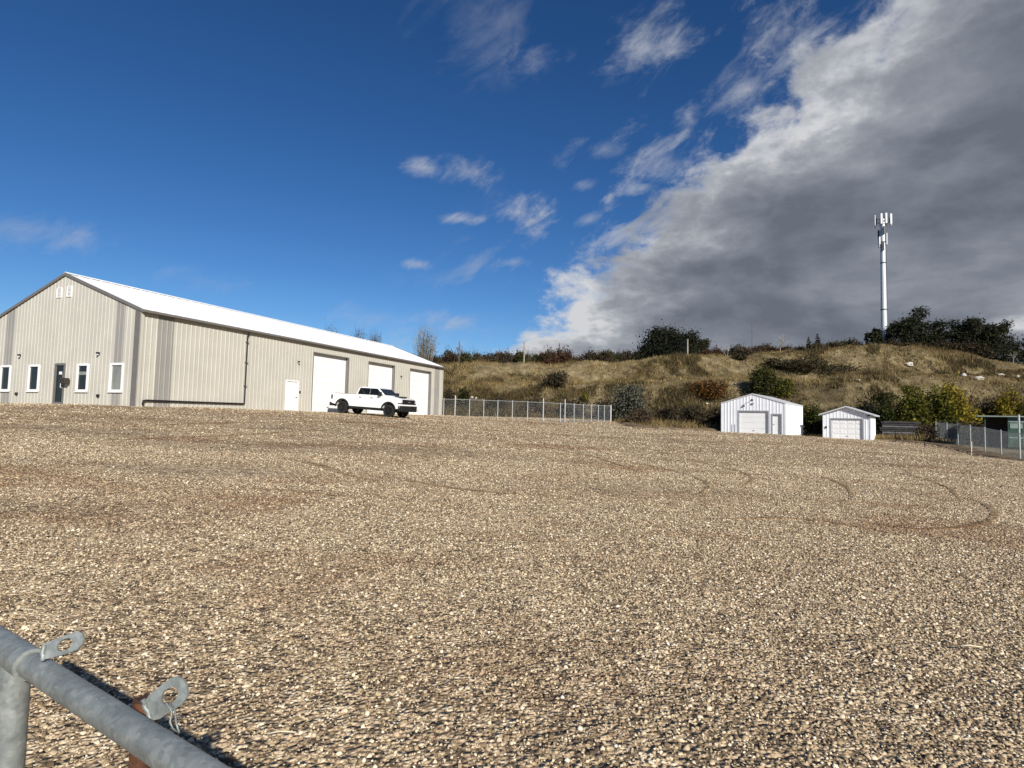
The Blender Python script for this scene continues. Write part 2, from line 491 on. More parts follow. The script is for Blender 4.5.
M['lf_green'] = leafmat('green_leaves', (0.018, 0.028, 0.006), (0.06, 0.07, 0.012), (0.13, 0.12, 0.02), scale=0.8)
M['lf_mix'] = leafmat('dull_green_leaves', (0.03, 0.034, 0.010), (0.075, 0.075, 0.02), (0.13, 0.115, 0.03), scale=0.9)
M['lf_yg'] = leafmat('yellow_green_leaves', (0.05, 0.055, 0.010), (0.15, 0.14, 0.02), (0.32, 0.24, 0.03), scale=0.8)
M['lf_yellow'] = leafmat('yellow_leaves', (0.12, 0.10, 0.014), (0.32, 0.245, 0.025), (0.52, 0.38, 0.04), scale=0.9)
M['lf_grey'] = leafmat('silver_grey_leaves', (0.06, 0.062, 0.045), (0.15, 0.15, 0.11), (0.22, 0.22, 0.17), scale=1.0)
M['grass'] = leafmat('dry_grass', (0.13, 0.092, 0.034), (0.31, 0.225, 0.095), (0.56, 0.435, 0.22), scale=0.16, trans=0.15)
M['weeds'] = leafmat('dark_weeds', (0.045, 0.034, 0.014), (0.115, 0.086, 0.038), (0.22, 0.165, 0.075), scale=0.3, trans=0.1)
M['stone'] = None

def glassmat(name, col, rough=0.06):
    m = bpy.data.materials.new(name); m.use_nodes = True
    t = NT(m.node_tree); b = t.n['Principled BSDF']
    tcn = t.add('ShaderNodeTexCoord')
    n = t.noise(tcn.outputs['Object'], 1.5, 3, 0.5)
    t.set(b.inputs['Base Color'], t.mix(n, (*[x*.6 for x in col], 1), (*[x*1.5 for x in col], 1)))
    b.inputs['Roughness'].default_value = rough
    b.inputs['Specular IOR Level'].default_value = 0.35
    return m
M['glass'] = glassmat('dark_window_glass', (0.012, 0.016, 0.020))
M['glass_blind'] = glassmat('window_glass_with_blind', (0.20, 0.21, 0.19))
M['carglass'] = glassmat('tinted_car_glass', (0.008, 0.009, 0.010))

# ------------------------------------------------------------------ ground heights
C0 = Vector((-19.69, 30.29, 0.212+EYE))
AA = 0.3772
D1 = Vector((math.sin(AA), math.cos(AA), 0)); D2 = Vector((-math.cos(AA), math.sin(AA), 0))
BL, BW, BH, BR = 33.4, 6.4, 5.14, 2.35
ctrl = []
def cp(v): ctrl.append((v[0], v[1], v[2]))
cp(C0); cp(C0 + D1*BL); cp(C0 + D1*BL*.5); cp(C0 + D2*2*BW); cp(C0+D1*BL+D2*2*BW)
for (px, py, Y) in ((342.6, 413.6, 42.6), (391.4, 417.3, 41.0), (543, 420.4, 57), (564.8, 422.3, 54), (610.7, 421.0, 66), (455, 416.4, 63),
                    (640, 428, 55), (722, 432, 58.0), (785.5, 434.5, 55), (823.7, 438, 57.5), (873, 439.5, 57.5), (1000, 455, 43), (935.4, 440, 59), (1024, 460.5, 40.5)):
    cp(at(px, py, Y))
for (x, y, z) in ((0, 0, 0), (-3, 3, 0.0), (3, 3, -.02), (0, 6, .05), (-8, 8, .25), (9, 9, -.02), (0, 16, .35), (-18, 18, .95), (20, 20, -.12), (0, 30, .75), (30, 30, -.1),
                  (0, -30, 0), (-30, -10, 0), (30, -10, 0), (40, 20, -.2), (-30, 15, .9), (0, 45, 1.05), (14, 40, .6)):
    cp((x, y, z))
CT = np.array(ctrl)
def _k(d2): return np.sqrt(d2 + 36.0)
_A = np.zeros((len(CT)+3, len(CT)+3))
_d = ((CT[:, None, :2]-CT[None, :, :2])**2).sum(2)
_A[:len(CT), :len(CT)] = -_k(_d) + np.eye(len(CT))*0.25
_A[:len(CT), len(CT)] = 1; _A[:len(CT), len(CT)+1:] = CT[:, :2]
_A[len(CT), :len(CT)] = 1; _A[len(CT)+1:, :len(CT)] = CT[:, :2].T
_w = np.linalg.solve(_A, np.concatenate([CT[:, 2], [0, 0, 0]]))
def yard_z(x, y):
    x = np.asarray(x, float); y = np.asarray(y, float)
    xs = x.ravel(); ys = y.ravel()
    r = np.hypot(xs, ys) + 1e-9
    k = np.minimum(1.0, 85.0/r)
    xs = xs*k; ys = ys*k
    out = np.empty(len(xs))
    for i in range(0, len(xs), 20000):
        a = xs[i:i+20000]; b = ys[i:i+20000]
        d2 = (a[:, None]-CT[None, :, 0])**2 + (b[:, None]-CT[None, :, 1])**2
        out[i:i+20000] = -_k(d2) @ _w[:len(CT)] + _w[len(CT)] + _w[len(CT)+1]*a + _w[len(CT)+2]*b
    return out.reshape(x.shape)

# smooth value noise for relief
_rng = np.random.default_rng(5)
_N = _rng.random((256, 256))
def vn(x, y, s):
    x = np.asarray(x)*s; y = np.asarray(y)*s
    xi = np.floor(x).astype(int); yi = np.floor(y).astype(int)
    fx = x-xi; fy = y-yi
    fx = fx*fx*(3-2*fx); fy = fy*fy*(3-2*fy)
    g = lambda a, b: _N[a % 256, b % 256]
    return ((g(xi, yi)*(1-fx)+g(xi+1, yi)*fx)*(1-fy) + (g(xi, yi+1)*(1-fx)+g(xi+1, yi+1)*fx)*fy) - 0.5

# hill profile by bearing: (px of bearing, foot Y, lower bank top y-pixel, crest y-pixel, crest Y)
HP = [(-700, 78, 384, 372, 118), (0, 78, 384, 368, 118), (330, 78, 386, 366, 112), (440, 77, 387, 366, 108), (500, 76, 386, 364.5, 108), (560, 75, 385, 361.5, 108), (600, 74, 384, 362, 109),
      (650, 72, 384, 358, 110), (700, 70, 384, 356, 111), (740, 69, 383, 357, 112), (760, 69, 382, 353.5, 112), (800, 69, 379, 352, 113), (860, 68, 377, 348, 115), (900, 68, 376, 347, 116),
      (940, 68, 376, 349, 116), (970, 67, 378, 351.5, 115), (1000, 66, 380, 358.5, 112), (1024, 65, 382, 364, 110), (1100, 62, 392, 380, 106), (1400, 60, 420, 410, 105)]
HT = []
for (px, yf, t1, cy, cyY) in HP:
    yt1 = yf + 12
    # true bearing at about horizon height
    d = raydir(px, 400)
    HT.append((d.x/d.y, yf, yt1, at(px, t1, yt1).z, cyY, at(px, cy, cyY).z))
HT = np.array(HT)
def height(x, y):
    x = np.asarray(x, float); y = np.asarray(y, float)
    base = yard_z(x, y)
    t = x/np.maximum(y, 1.0)
    ramp_side = np.clip((y - 12)/30, 0, 1)
    I = lambda k: np.interp(t, HT[:, 0], HT[:, k])
    yf, y1, z1, yc, zc = I(1), I(2), I(3), I(4), I(5)
    wob = vn(x, y, 0.07)*5 + vn(x, y, 0.22)*2.0
    yy = y + wob
    def sm(a, b, v):
        q = np.clip((v-a)/(b-a), 0, 1)
        return q*q*(3-2*q)
    y1b = y1 + 8
    zz = base + (z1-base)*(.30*sm(yf, y1-4, yy) + .70*sm(y1-7, y1, yy))
    zz = zz + (0.10*(zc-z1))*sm(y1, y1b, yy)
    zz = zz + (0.90*(zc-z1))*sm(yc-12, yc, yy)
    zz = zz - 0.8*sm(yc+1, yc+14, y)
    rel = sm(yf-2, yf+6, yy)
    rel2 = rel*(1 - 0.6*sm(yc+2, yc+10, y))
    zz = zz + rel2*(vn(x, y, 0.13)*1.1 + vn(x+40, y, 0.35)*0.55 + vn(x, y+77, 0.9)*0.3)
    side = np.clip((y-0.30*np.abs(x)-12)/25, 0, 1)
    far = np.clip((np.hypot(x, y)-500)/2500, 0, 1)
    zz = base + (zz-base)*side
    return zz*(1-far) + far*2.0
def hz1(x, y): return float(height(np.array([x]), np.array([y]))[0])
def ground_hit(px, py, y0=3.0, y1=160.0):
    d = raydir(px, py)
    Y = np.arange(y0, y1, 0.1)
    X = d.x/d.y*Y; Z = EYE + d.z/d.y*Y
    H = height(X, Y)
    idx = np.where(H >= Z)[0]
    if len(idx) == 0:
        k = int(np.argmin(Z-H))
    else:
        k = idx[0]
    return Vector((X[k], Y[k], H[k]))

# yard edge (bearing px -> depth Y)
EP = [(-900, 100), (-300, 90), (0, 90), (440, 76), (560, 74), (612, 68), (640, 56), (680, 57), (722, 61), (800, 59.5), (880, 58.0), (900, 56.0), (940, 51.0), (975, 45.0), (1000, 41.5), (1024, 39.0), (1100, 34), (1500, 26), (3000, 22)]
ET = np.array([(raydir(p, 425).x/raydir(p, 425).y, Y) for p, Y in EP])
def yard_edge(t): return np.interp(t, ET[:, 0], ET[:, 1])

def polar(name, r0, r1, nr, mat_, mode):
    """ground sheet in rings; the yard keeps what lies before its edge, the country what lies beyond"""
    a = [0.0]
    th = np.concatenate([np.linspace(-52, 52, 560), np.linspace(52, 308, 130)[1:-1]])*PI/180
    nt = len(th)
    u = np.linspace(0, 1, nr)
    TH, U = np.meshgrid(th, u)
    fr = np.cos(TH) > 0.3
    t = np.where(fr, np.tan(TH), 99)
    edge = np.where(fr, yard_edge(t)/np.maximum(np.cos(TH), .1), 0)
    sidee = 75.0
    edge = np.where(fr, np.minimum(edge, 150), sidee)
    edge = np.where(fr & (TH > 0.6), np.minimum(edge, yard_edge(t)/np.cos(TH)), edge)
    if mode == 'yard':
        R = r0*(edge/r0)**U
    else:
        st = edge - 3.0
        R = st + (190-st)*np.clip(U/0.8, 0, 1) + np.where(U > 0.8, (8000-190)*((U-0.8)/0.2)**3, 0)
    X = R*np.sin(TH); Y = R*np.cos(TH)
    Z = height(X, Y)
    if mode == 'yard':
        Z = Z + vn(X, Y, 0.5)*0.03*np.clip(R/6, 0, 1) + vn(X, Y, 1.7)*0.012
        Z = np.where(U > 0.985, Z-0.10, Z)
    else:
        Z = Z + 0.0
        Z = np.where(U < 0.02, Z-0.5, Z)
        # sink below the gravel where they overlap
        Z = np.where(R < edge+0.0, Z-0.12, Z)
    V = np.stack([X, Y, Z], -1).reshape(-1, 3)
    i, j = np.meshgrid(np.arange(nr-1), np.arange(nt), indexing='ij')
    j2 = (j+1) % nt
    Fc = np.stack([i*nt+j, i*nt+j2, (i+1)*nt+j2, (i+1)*nt+j], -1).reshape(-1, 4)
    if mode == 'yard':
        V = np.vstack([V, [[0, 0, float(height(np.array([0.]), np.array([0.]))[0])]]])
        me_tri = np.stack([np.full(nt, len(V)-1), np.arange(nt), (np.arange(nt)+1) % nt, (np.arange(nt)+1) % nt], -1)
    o = fastmesh(name, V, Fc[:, ::-1], mat_, smooth=True)
    return tag(o, kind='structure')
polar('gravel_yard', 0.25, 90, 420, M['gravel'], 'yard')
polar('hillside', 0, 0, 330, M['hill'], 'land')

# strip of bare dirt pushed up where the gravel stops
def strip(name, pts, wdt, hgt, m, label=None, kind='structure', seed=0, cat=None, lift=0.006):
    rng = np.random.default_rng(seed)
    P_ = [Vector((p[0], p[1], 0)) for p in pts]
    # resample
    out = []
    for a, b in zip(P_[:-1], P_[1:]):
        n = max(2, int((b-a).length/0.25))
        for k in range(n):
            out.append(a.lerp(b, k/n))
    out.append(P_[-1])
    for _ in range(6):
        out = [out[0]] + [(out[i-1]+out[i]*2+out[i+1])/4 for i in range(1, len(out)-1)] + [out[-1]]
    nc = 7
    V = []; n = len(out)
    for i, p in enumerate(out):
        t = (out[min(i+1, n-1)] - out[max(i-1, 0)]).normalized()
        s = Vector((t.y, -t.x, 0))
        endf = min(1, i/6, (n-1-i)/6)
        ww = wdt*(0.55+0.45*endf)*(1+0.35*float(vn(p.x, p.y, 1.1))*2)
        for c in range(nc):
            q = c/(nc-1)*2-1
            v = p + s*q*ww/2
            h = (1-q*q)*hgt*endf + (rng.random()-.5)*hgt*0.5*(1-q*q)
            V.append((v.x, v.y, h, abs(q) > .95))
    V = np.array(V)
    Z = height(V[:, 0], V[:, 1]) + vn(V[:, 0], V[:, 1], 0.5)*0.03*np.clip(np.hypot(V[:,0],V[:,1])/6,0,1) + vn(V[:, 0], V[:, 1], 1.7)*0.012
    Z = Z + np.where(V[:, 3] > .5, -0.02, lift + V[:, 2])
    VV = np.stack([V[:, 0], V[:, 1], Z], -1)
    i, j = np.meshgrid(np.arange(n-1), np.arange(nc-1), indexing='ij')
    Fc = np.stack([i*nc+j, i*nc+j+1, (i+1)*nc+j+1, (i+1)*nc+j], -1).reshape(-1, 4)
    o = fastmesh(name, VV, Fc[:, ::-1], m, smooth=True)
    tag(o, label, cat, kind=kind)
    return o
edge_pts = []
for px in range(885, 1060, 6):
    d = raydir(px, 440); t = d.x/d.y
    Y = float(yard_edge(t))
    edge_pts.append((t*Y, Y))
strip('dirt_bank', edge_pts, 1.7, 0.10, M['dirt'], seed=1, lift=0.03)
edge2 = []
for px in range(625, 722, 6):
    d = raydir(px, 428); t = d.x/d.y
    Y = float(yard_edge(t)); edge2.append((t*Y, Y))
strip('dirt_bank', edge2, 2.2, 0.2, M['dirt'], seed=2, lift=0.03)

def pxpath(pts): return [ground_hit(a, b)[:2] for a, b in pts]
tracks = [([(598, 449), (630, 446), (660, 452), (690, 460), (725, 468), (748, 474), (753, 481), (738, 488)], .16),
          ([(812, 474), (830, 480), (845, 486), (852, 493), (850, 500)], .13),
          ([(962, 497), (985, 504), (998, 513), (988, 523), (960, 529), (915, 531), (870, 526), (840, 518)], .17),
          ([(700, 520), (760, 517), (820, 520), (860, 528), (900, 535)], .18),
          ([(60, 440), (120, 441), (185, 438), (260, 434), (330, 430)], .3),
          ([(235, 488), (290, 492), (330, 497), (365, 500)], .22),
          ([(520, 452), (580, 455), (640, 464), (690, 475), (712, 486), (700, 494)], .14),
          ([(400, 430), (470, 436), (540, 446), (600, 459), (640, 472)], .2),
          ([(120, 428), (200, 424), (300, 422), (400, 424), (480, 428)], .5),
          ([(400, 480), (440, 488), (500, 494), (560, 497)], .2),
          ([(880, 470), (920, 478), (950, 488), (960, 500)], .14),
          ([(280, 458), (320, 466), (350, 478), (380, 482)], .3)]
for i, (pts, wd) in enumerate(tracks):
    strip('tyre_rut', pxpath(pts), wd*1.3, 0.013, M['rut'], seed=10+i)

# ------------------------------------------------------------------ loose stones near the camera
def stone_mat():
    m = bpy.data.materials.new('gravel_stones'); m.use_nodes = True
    t = NT(m.node_tree); b = t.n['Principled BSDF']
    a = t.add('ShaderNodeAttribute', attribute_name='tone')
    g = t.add('ShaderNodeNewGeometry')
    bigp = t.noise(t.vmath('MULTIPLY', g.outputs['Position'], (0.55, 1.0, 1.0)), 0.33, 6, 0.62, 0.6)
    col = t.ramp(a.outputs['Fac'], [(0.0, (0.075, 0.052, 0.030)), (0.25, (0.27, 0.19, 0.108)), (0.6, (0.56, 0.435, 0.275)), (0.9, (0.80, 0.68, 0.48)), (1.0, (0.87, 0.81, 0.68))])
    lane = t.noise(t.vmath('MULTIPLY', g.outputs['Position'], (0.10, 0.75, 1.0)), 0.9, 6, 0.62, 0.9)
    dd = t.math('ADD', t.math('MULTIPLY', t.step(bigp, 0.50, 0.64), 0.6), t.math('MULTIPLY', t.step(lane, 0.52, 0.68), 0.5), clamp=True)
    dd = t.math('MULTIPLY', dd, 0.92)
    col = t.mix(dd, col, t.mix(a.outputs['Fac'], (0.13, 0.075, 0.04, 1), (0.52, 0.34, 0.20, 1)))
    t.set(b.inputs['Base Color'], col)
    b.inputs['Roughness'].default_value = 0.85
    b.inputs['Specular IOR Level'].default_value = 0.25
    return m
M['stone'] = stone_mat()
def scatter_stones(name, label, N, ya, yb, pw, thin, med, smax, seed):
    rng = np.random.default_rng(seed)
    # area-weighted depth with thinning outwards
    Y = ya + (yb-ya)*rng.random(N)**pw
    keep = rng.random(N) < thin(Y)
    Y = Y[keep]; n = len(Y)
    X = (rng.random(n)*2-1)*(Y*0.98+0.6)
    k_ = (Y < yard_edge(X/Y)-.5) & ((vn(X*.12, Y*.9, .8)+.6*vn(X, Y, .31) + rng.normal(size=n)*.22) < .33)
    lx = (X-C0.x)*D1.x + (Y-C0.y)*D1.y; ly = (X-C0.x)*D2.x+(Y-C0.y)*D2.y
    k_ &= ~((lx > -.3) & (ly > -.3))
    X, Y = X[k_], Y[k_]; n = len(X)
    sz = np.exp(rng.normal(math.log(med), 0.45, n))
    sz = np.clip(sz*(1+0.06*Y), 0.004, smax)
    H = height(X, Y) + vn(X, Y, 0.5)*0.03*np.clip(np.hypot(X, Y)/6, 0, 1) + vn(X, Y, 1.7)*0.012
    base = np.array([(1,0,0),(0,1,0),(-1,0,0),(0,-1,0),(0,0,1),(0,0,-1),(.65,.65,.5),(-.65,-.6,.5)], float)
    tri = np.array([(4,6,0),(4,1,6),(6,1,0),(1,4,2),(4,7,2),(4,3,7),(7,3,2),(3,4,0)])
    V = base[None]*(1+0.45*(rng.random((n, 8, 3))-.5))
    V *= sz[:, None, None]*np.stack([1+.5*rng.random(n), .7+.5*rng.random(n), .6+.6*rng.random(n)], -1)[:, None, :]
    ax = rng.random((n, 2))*[2*PI, .7]
    c, s = np.cos(ax[:, 1]), np.sin(ax[:, 1])
    y_ = V[..., 1]*c[:, None]-V[..., 2]*s[:, None]; z_ = V[..., 1]*s[:, None]+V[..., 2]*c[:, None]
    c, s = np.cos(ax[:, 0]), np.sin(ax[:, 0])
    x2 = V[..., 0]*c[:, None]-y_*s[:, None]; y2 = V[..., 0]*s[:, None]+y_*c[:, None]
    V = np.stack([x2+X[:, None], y2+Y[:, None], z_+(H+sz*.25)[:, None]], -1).reshape(-1, 3)
    Fc = (tri[None]+8*np.arange(n)[:, None, None]).reshape(-1, 3)
    tone = np.repeat(np.clip(rng.beta(1.5, 1.7, n), 0, 1), 8)
    o = fastmesh(name, V, Fc, M['stone'], attr=tone)
    tag(o, label, 'gravel', kind='stuff')
scatter_stones('loose_gravel', 'loose beige and grey crushed stones strewn thickly over the near gravel', 700000, 2.0, 26.0, 1.15, lambda Y: np.clip(Y/7.0, 0.35, 1.0)*np.clip((26.5-Y)/12, 0, 1), 0.0047, 0.017, 11)
scatter_stones('scattered_stones', 'pale stones scattered over the far part of the gravel yard', 260000, 13.0, 70.0, 1.0, lambda Y: np.clip((Y-12)/8, 0, 1), 0.0062, 0.034, 12)

# ------------------------------------------------------------------ ribbed steel walls
def rib_wall(length, top, openings, pitch=0.30, rib=0.09, depth=0.017, bands=(), x0=0.0):
    """steel sheet in the plane y=0 (outside is -y), with vertical ribs; openings = (u0,u1,z0,z1);
    bands = (u0,u1) painted the second colour; returns MB with local x along the wall"""
    mb = MB()
    us = {x0, length}
    u = x0
    prof = []
    while u < length:
        for a in (0, rib*.25, rib*.75, rib):
            if u+a < length: us.add(round(u+a, 4))
        u += pitch
    for o in openings:
        us.add(round(o[0], 4)); us.add(round(o[1], 4))
    for b in bands:
        us.add(round(b[0], 4)); us.add(round(b[1], 4))
    if callable(top) and hasattr(top, 'peak'): us.add(top.peak)
    us = sorted(x for x in us if x0-1e-6 <= x <= length+1e-6)
    def off(u):
        r = (u-x0) % pitch
        if pitch-r < 1e-4: r = 0
        if r < rib*.25: return -depth*r/(rib*.25)
        if r < rib*.75: return -depth
        if r < rib: return -depth*(rib-r)/(rib*.25)
        return 0.0
    tf = top if callable(top) else (lambda u: top)
    for a, b in zip(us[:-1], us[1:]):
        if b-a < 1e-5: continue
        c = (a+b)/2
        m = 1 if any(q[0] <= c <= q[1] for q in bands) else 0
        cuts = sorted([(o[2], o[3]) for o in openings if o[0] <= c <= o[1]])
        z = 0.0; spans = []
        for (p, q) in cuts:
            if p > z: spans.append((z, p))
            z = q
        spans.append((z, None))
        ya, yb = off(a), off(b)
        # ribs stand out of the plane to y = -depth; the flat is y = 0
        for (p, q) in spans:
            za = tf(a) if q is None else q
            zb = tf(b) if q is None else q
            mb.poly([(a, ya, p), (b, yb, p), (b, yb, zb), (a, ya, za)], m)
    return mb

def place(mb, Mx):
    mb.v = [tuple(Mx @ Vector(p)) for p in mb.v]
    return mb
def wall_loc(px, py, P0, N, Minv):
    return Minv @ hit_plane(px, py, P0, N)

# ------------------------------------------------------------------ steel workshop
def workshop():
    root = empty('steel_building', C0, PI/2-AA)
    tag(root, 'long beige ribbed steel workshop with white roof, grey stripes and three tall white overhead doors', 'building')
    Mw = Matrix.Translation(C0) @ Matrix.Rotation(PI/2-AA, 4, 'Z'); Mi = Mw.inverted()
    NS = -D2; NG = -D1
    ls = lambda px, py: wall_loc(px, py, C0, NS, Mi)      # side wall: x, z
    lg = lambda px, py: wall_loc(px, py, C0, NG, Mi)      # gable wall: y, z
    GR = -0.4    # walls run down to below the ground line
    # --- side wall openings from the sun side
    d1 = (ls(312.3, 384).x, ls(347.6, 384).x, 0.0, ls(313.8, 353.3).z)
    d2_ = (ls(368.0, 375).x, ls(394.3, 375).x, 0.0, ls(368.4, 361.6).z)
    d3 = (ls(409.3, 390).x, ls(430.3, 390).x, 0.0, ls(410, 368.3).z)
    hgt = (d1[3]+d2_[3]+d3[3])/3
    ods = [(a[0], a[1], 0.0, hgt) for a in (d1, d2_, d3)]
    md = (ls(285.6, 395).x, ls(297.8, 395).x, 0.0, ls(290, 380.5).z)
    s1 = (ls(157.2, 340).x, ls(173.6, 340).x)
    s2 = (ls(434.2, 390).x, ls(439.2, 390).x)
    print('doors', ods, md, s1, s2)
    fr = 0.06
    ops = [(a, b, 0.0, z) for a, b, _, z in ods] + [md]
    mb = rib_wall(BL, BH, ops, bands=[s1, s2])
    mb.build('side_wall', [M['siding'], M['siding_grey']], root)
    # far gable and far side wall
    topf = lambda u: BH + BR*(1-abs(u-BW)/BW)
    topf.peak = BW
    back = rib_wall(BL, BH, [])
    place(back, Matrix.Translation((BL, 2*BW, 0)) @ Matrix.Rotation(PI, 4, 'Z')).build('side_wall', M['siding'], root)
    end = rib_wall(2*BW, topf, [])
    place(end, Matrix.Translation((BL, 0, 0)) @ Matrix.Rotation(PI/2, 4, 'Z')).build('gable_wall', M['siding'], root)
    # --- front gable (local: outside is -x). wall frame: u runs from y=2W down to 0
    GM = Matrix.Translation((0, 2*BW, 0)) @ Matrix.Rotation(-PI/2, 4, 'Z')
    def gy(px, py): return 2*BW - lg(px, py).y
    wz0 = lg(82, 391.3).z; wz1 = lg(82, 364).z
    wins = []
    for (pa, pb) in ((77.0, 88.3), (110.2, 123.2), (28.7, 39.3), (0.6, 10.5)):
        wins.append((gy(pa, 377), gy(pb, 377), wz0, wz1))
    gd = (gy(54.3, 385), gy(64.2, 385), 0.0, lg(59, 363.6).z)
    b1 = (gy(115.0, 340), gy(123.6, 340)); b2 = (gy(5.6, 340), gy(13.6, 340))
    cb = 2*BW-0.55
    print('gable', wins, gd, b1, b2)
    g = rib_wall(2*BW, topf, wins+[gd], bands=[b1, b2])
    place(g, GM).build('gable_wall', [M['siding'], M['siding_grey']], root)
    def gbox(mbx, u0, u1, o0, o1, z0, z1):
        # o = distance out of the wall (positive outside)
        mbx.box(-o1, -o0, 2*BW-u1, 2*BW-u0, z0, z1)
        return mbx
    # corner trims
    for (x0, x1, y0, y1) in ((-0.045, 0.03, -0.045, 0.50),):
        MB().box(-0.045, -0.026, -0.05, 0.40, 0.0, BH-0.02).build('corner_trim', M['trim_grey'], root)
    MB().box(-0.05, 0.16, -0.046, -0.027, 0.0, BH-0.02).build('corner_trim', M['siding'], root)
    MB().box(BL-0.16, BL+0.04, -0.046, -0.027, 0.0, BH-0.02).build('corner_trim', M['siding'], root)
    MB().box(-0.045, -0.026, 2*BW-0.2, 2*BW+0.04, 0.0, BH-0.02).build('corner_trim', M['trim_grey'], root)
    # concrete footing under the walls
    MB().box(-0.10, BL+0.1, -0.10, 2*BW+0.1, -1.2, 0.0).build('foundation', M['concrete'], root)
    # --- roof: two ribbed slopes with a small overhang, dark fascia
    ov, og, th = 0.16, 0.06, 0.04
    sl_ = BR/BW
    for side in (0, 1):
        r = MB()
        def yz(s):      # s from ridge 0 to eave
            y = BW - s if side == 0 else BW + s
            return y, BH + BR - s*sl_
        smax = BW+ov
        x = -og; L = BL+og
        xs = []
        while x < L:
            for a_, h_ in ((0, 0), (0.03, .018), (0.07, .018), (0.10, 0)):
                if x+a_ < L: xs.append((x+a_, h_))
            x += 0.61
        xs.append((L, 0))
        y0, z0 = yz(0); y1, z1 = yz(smax)
        for (xa, ha), (xb, hb) in zip(xs[:-1], xs[1:]):
            r.poly([(xa, y0, z0+th+ha), (xb, y0, z0+th+hb), (xb, y1, z1+th+hb), (xa, y1, z1+th+ha)])
        # underside
        r.poly([(-og, y0, z0+.02), (L, y0, z0+.02), (L, y1, z1+.02), (-og, y1, z1+.02)])
        r.build('roof', M['roof_white'], root, fix=False)
        # rake trim at both ends and eave gutter
        for xx in (-og-0.03, L):
            q = MB()
            q.v = [(xx, y0, z0-.10), (xx+.03, y0, z0-.10), (xx+.03, y0, z0+th+.03), (xx, y0, z0+th+.03),
                   (xx, y1, z1-.10), (xx+.03, y1, z1-.10), (xx+.03, y1, z1+th+.03), (xx, y1, z1+th+.03)]
            q.f = [(0,1,2,3), (7,6,5,4), (0,4,5,1), (1,5,6,2), (2,6,7,3), (3,7,4,0)]; q.m = [0]*6
            q.build('rake_trim', M['trim_grey'], root)
        q = MB()
        sgn = -1 if side == 0 else 1
        q.box(-og, L, y1 if sgn > 0 else y1-.13, y1+.13 if sgn > 0 else y1, z1-.10, z1+th-.01)
        q.build('gutter', M['trim_grey'], root)
        q = MB()
        ya, yb = (-ov, -0.03) if side == 0 else (2*BW+.03, 2*BW+ov)
        q.box(-og, L, ya, yb, BH-0.14, BH-0.10)
        q.build('soffit', M['trim_grey'], root)
    MB().prism([(BW-.22, BH+BR+th-.22*sl_+.04), (BW, BH+BR+th+.045), (BW+.22, BH+BR+th-.22*sl_+.04), (BW, BH+BR+th+.07)], 'x', -og-.02, BL+og+.02).build('ridge_cap', M['roof_white'], root)
    # --- overhead doors, recessed, dark trimmed jambs
    for (a, b, z0, z1) in ods:
        d = MB()
        n = 8; hh = z1/n
        for k in range(n):
            d.box(a+.02, b-.02, 0.22, 0.27, k*hh+0.006, (k+1)*hh-0.006)
        d.box(a+.02, b-.02, 0.235, 0.26, 0.0, z1)
        dr = d.build('overhead_door', M['white'], root)
        f = MB()
        f.box(b-.05, b+.06, -0.034, 0.30, 0.0, z1+.0)
        f.box(a-.03, a+.02, -0.034, 0.30, 0.0, z1+.0)
        f.box(a-.03, b+.06, -0.038, 0.30, z1-.02, z1+.06)
        f.build('door_frame', M['trim_grey'], dr)
        MB().box((a+b)/2-.1, (a+b)/2+.1, 0.19, 0.22, .35, .40).build('door_handle', M['black'], dr)
    # man door
    a, b, z0, z1 = md
    d = MB(); d.box(a+.05, b-.05, 0.02, 0.07, 0.03, z1-.05)
    dr = d.build('entry_door', M['white'], root, bevel=.008)
    f = MB()
    f.box(a-.03, a+.06, -.04, .10, 0, z1+.03); f.box(b-.06, b+.03, -.04, .10, 0, z1+.03); f.box(a+.06, b-.06, -.04, .10, z1-.06, z1+.03)
    f.build('door_frame', M['white'], dr)
    h = MB(); h.box(b-.16, b-.11, -.05, .02, .95, 1.0); h.box(b-.27, b-.11, -.06, -.04, .965, .985)
    h.build('door_handle', M['black'], dr)
    MB().box(b+.10, b+.19, -.09, -.02, 1.28, 1.45).build('keypad', M['black'], root, bevel=.01)
    # --- gable windows
    for i, (a, b, z0, z1) in enumerate(wins):
        f = MB()
        t_ = 0.10
        gbox(f, a-.02, a+t_, -.08, .05, z0, z1); gbox(f, b-t_, b+.02, -.08, .05, z0, z1)
        gbox(f, a+t_, b-t_, -.08, .05, z1-t_, z1+.02); gbox(f, a+t_, b-t_, -.08, .05, z0-.02, z0+t_)
        fo = f.build('window', M['vinyl'], root)
        p = MB(); gbox(p, a+t_, b-t_, -.05, -.02, z0+t_, z1-t_)
        p.build('window_pane', M['glass_blind'] if i == 1 else M['glass'], fo)
        s_ = MB(); gbox(s_, a-.06, b+.06, .052, .09, z0-.06, z0-.01)
        s_.build('sill', M['vinyl'], fo)
        if i == 0:
            q = MB(); gbox(q, a+t_, b-t_, -.018, -.008, z0+(z1-z0)*.60, z0+(z1-z0)*.72)
            q.build('window_bar', M['glass_blind'], fo)
    # glazed front door
    a, b, z0, z1 = gd
    f = MB()
    gbox(f, a-.02, a+.09, -.10, .04, 0, z1); gbox(f, b-.09, b+.02, -.10, .04, 0, z1); gbox(f, a+.09, b-.09, -.10, .04, z1-.10, z1+.02); gbox(f, a+.09, b-.09, -.10, .03, .0, .16)
    dr = f.build('glass_door', M['trim_grey'], root)
    p = MB(); gbox(p, a+.09, b-.09, -.06, -.03, .16, z1-.10)
    p.build('door_pane', M['glass'], dr)
    p = MB(); gbox(p, (a+b)/2-.12, (a+b)/2+.14, -.025, -.018, 1.72, 1.88)
    p.build('notice', M['vinyl'], dr)
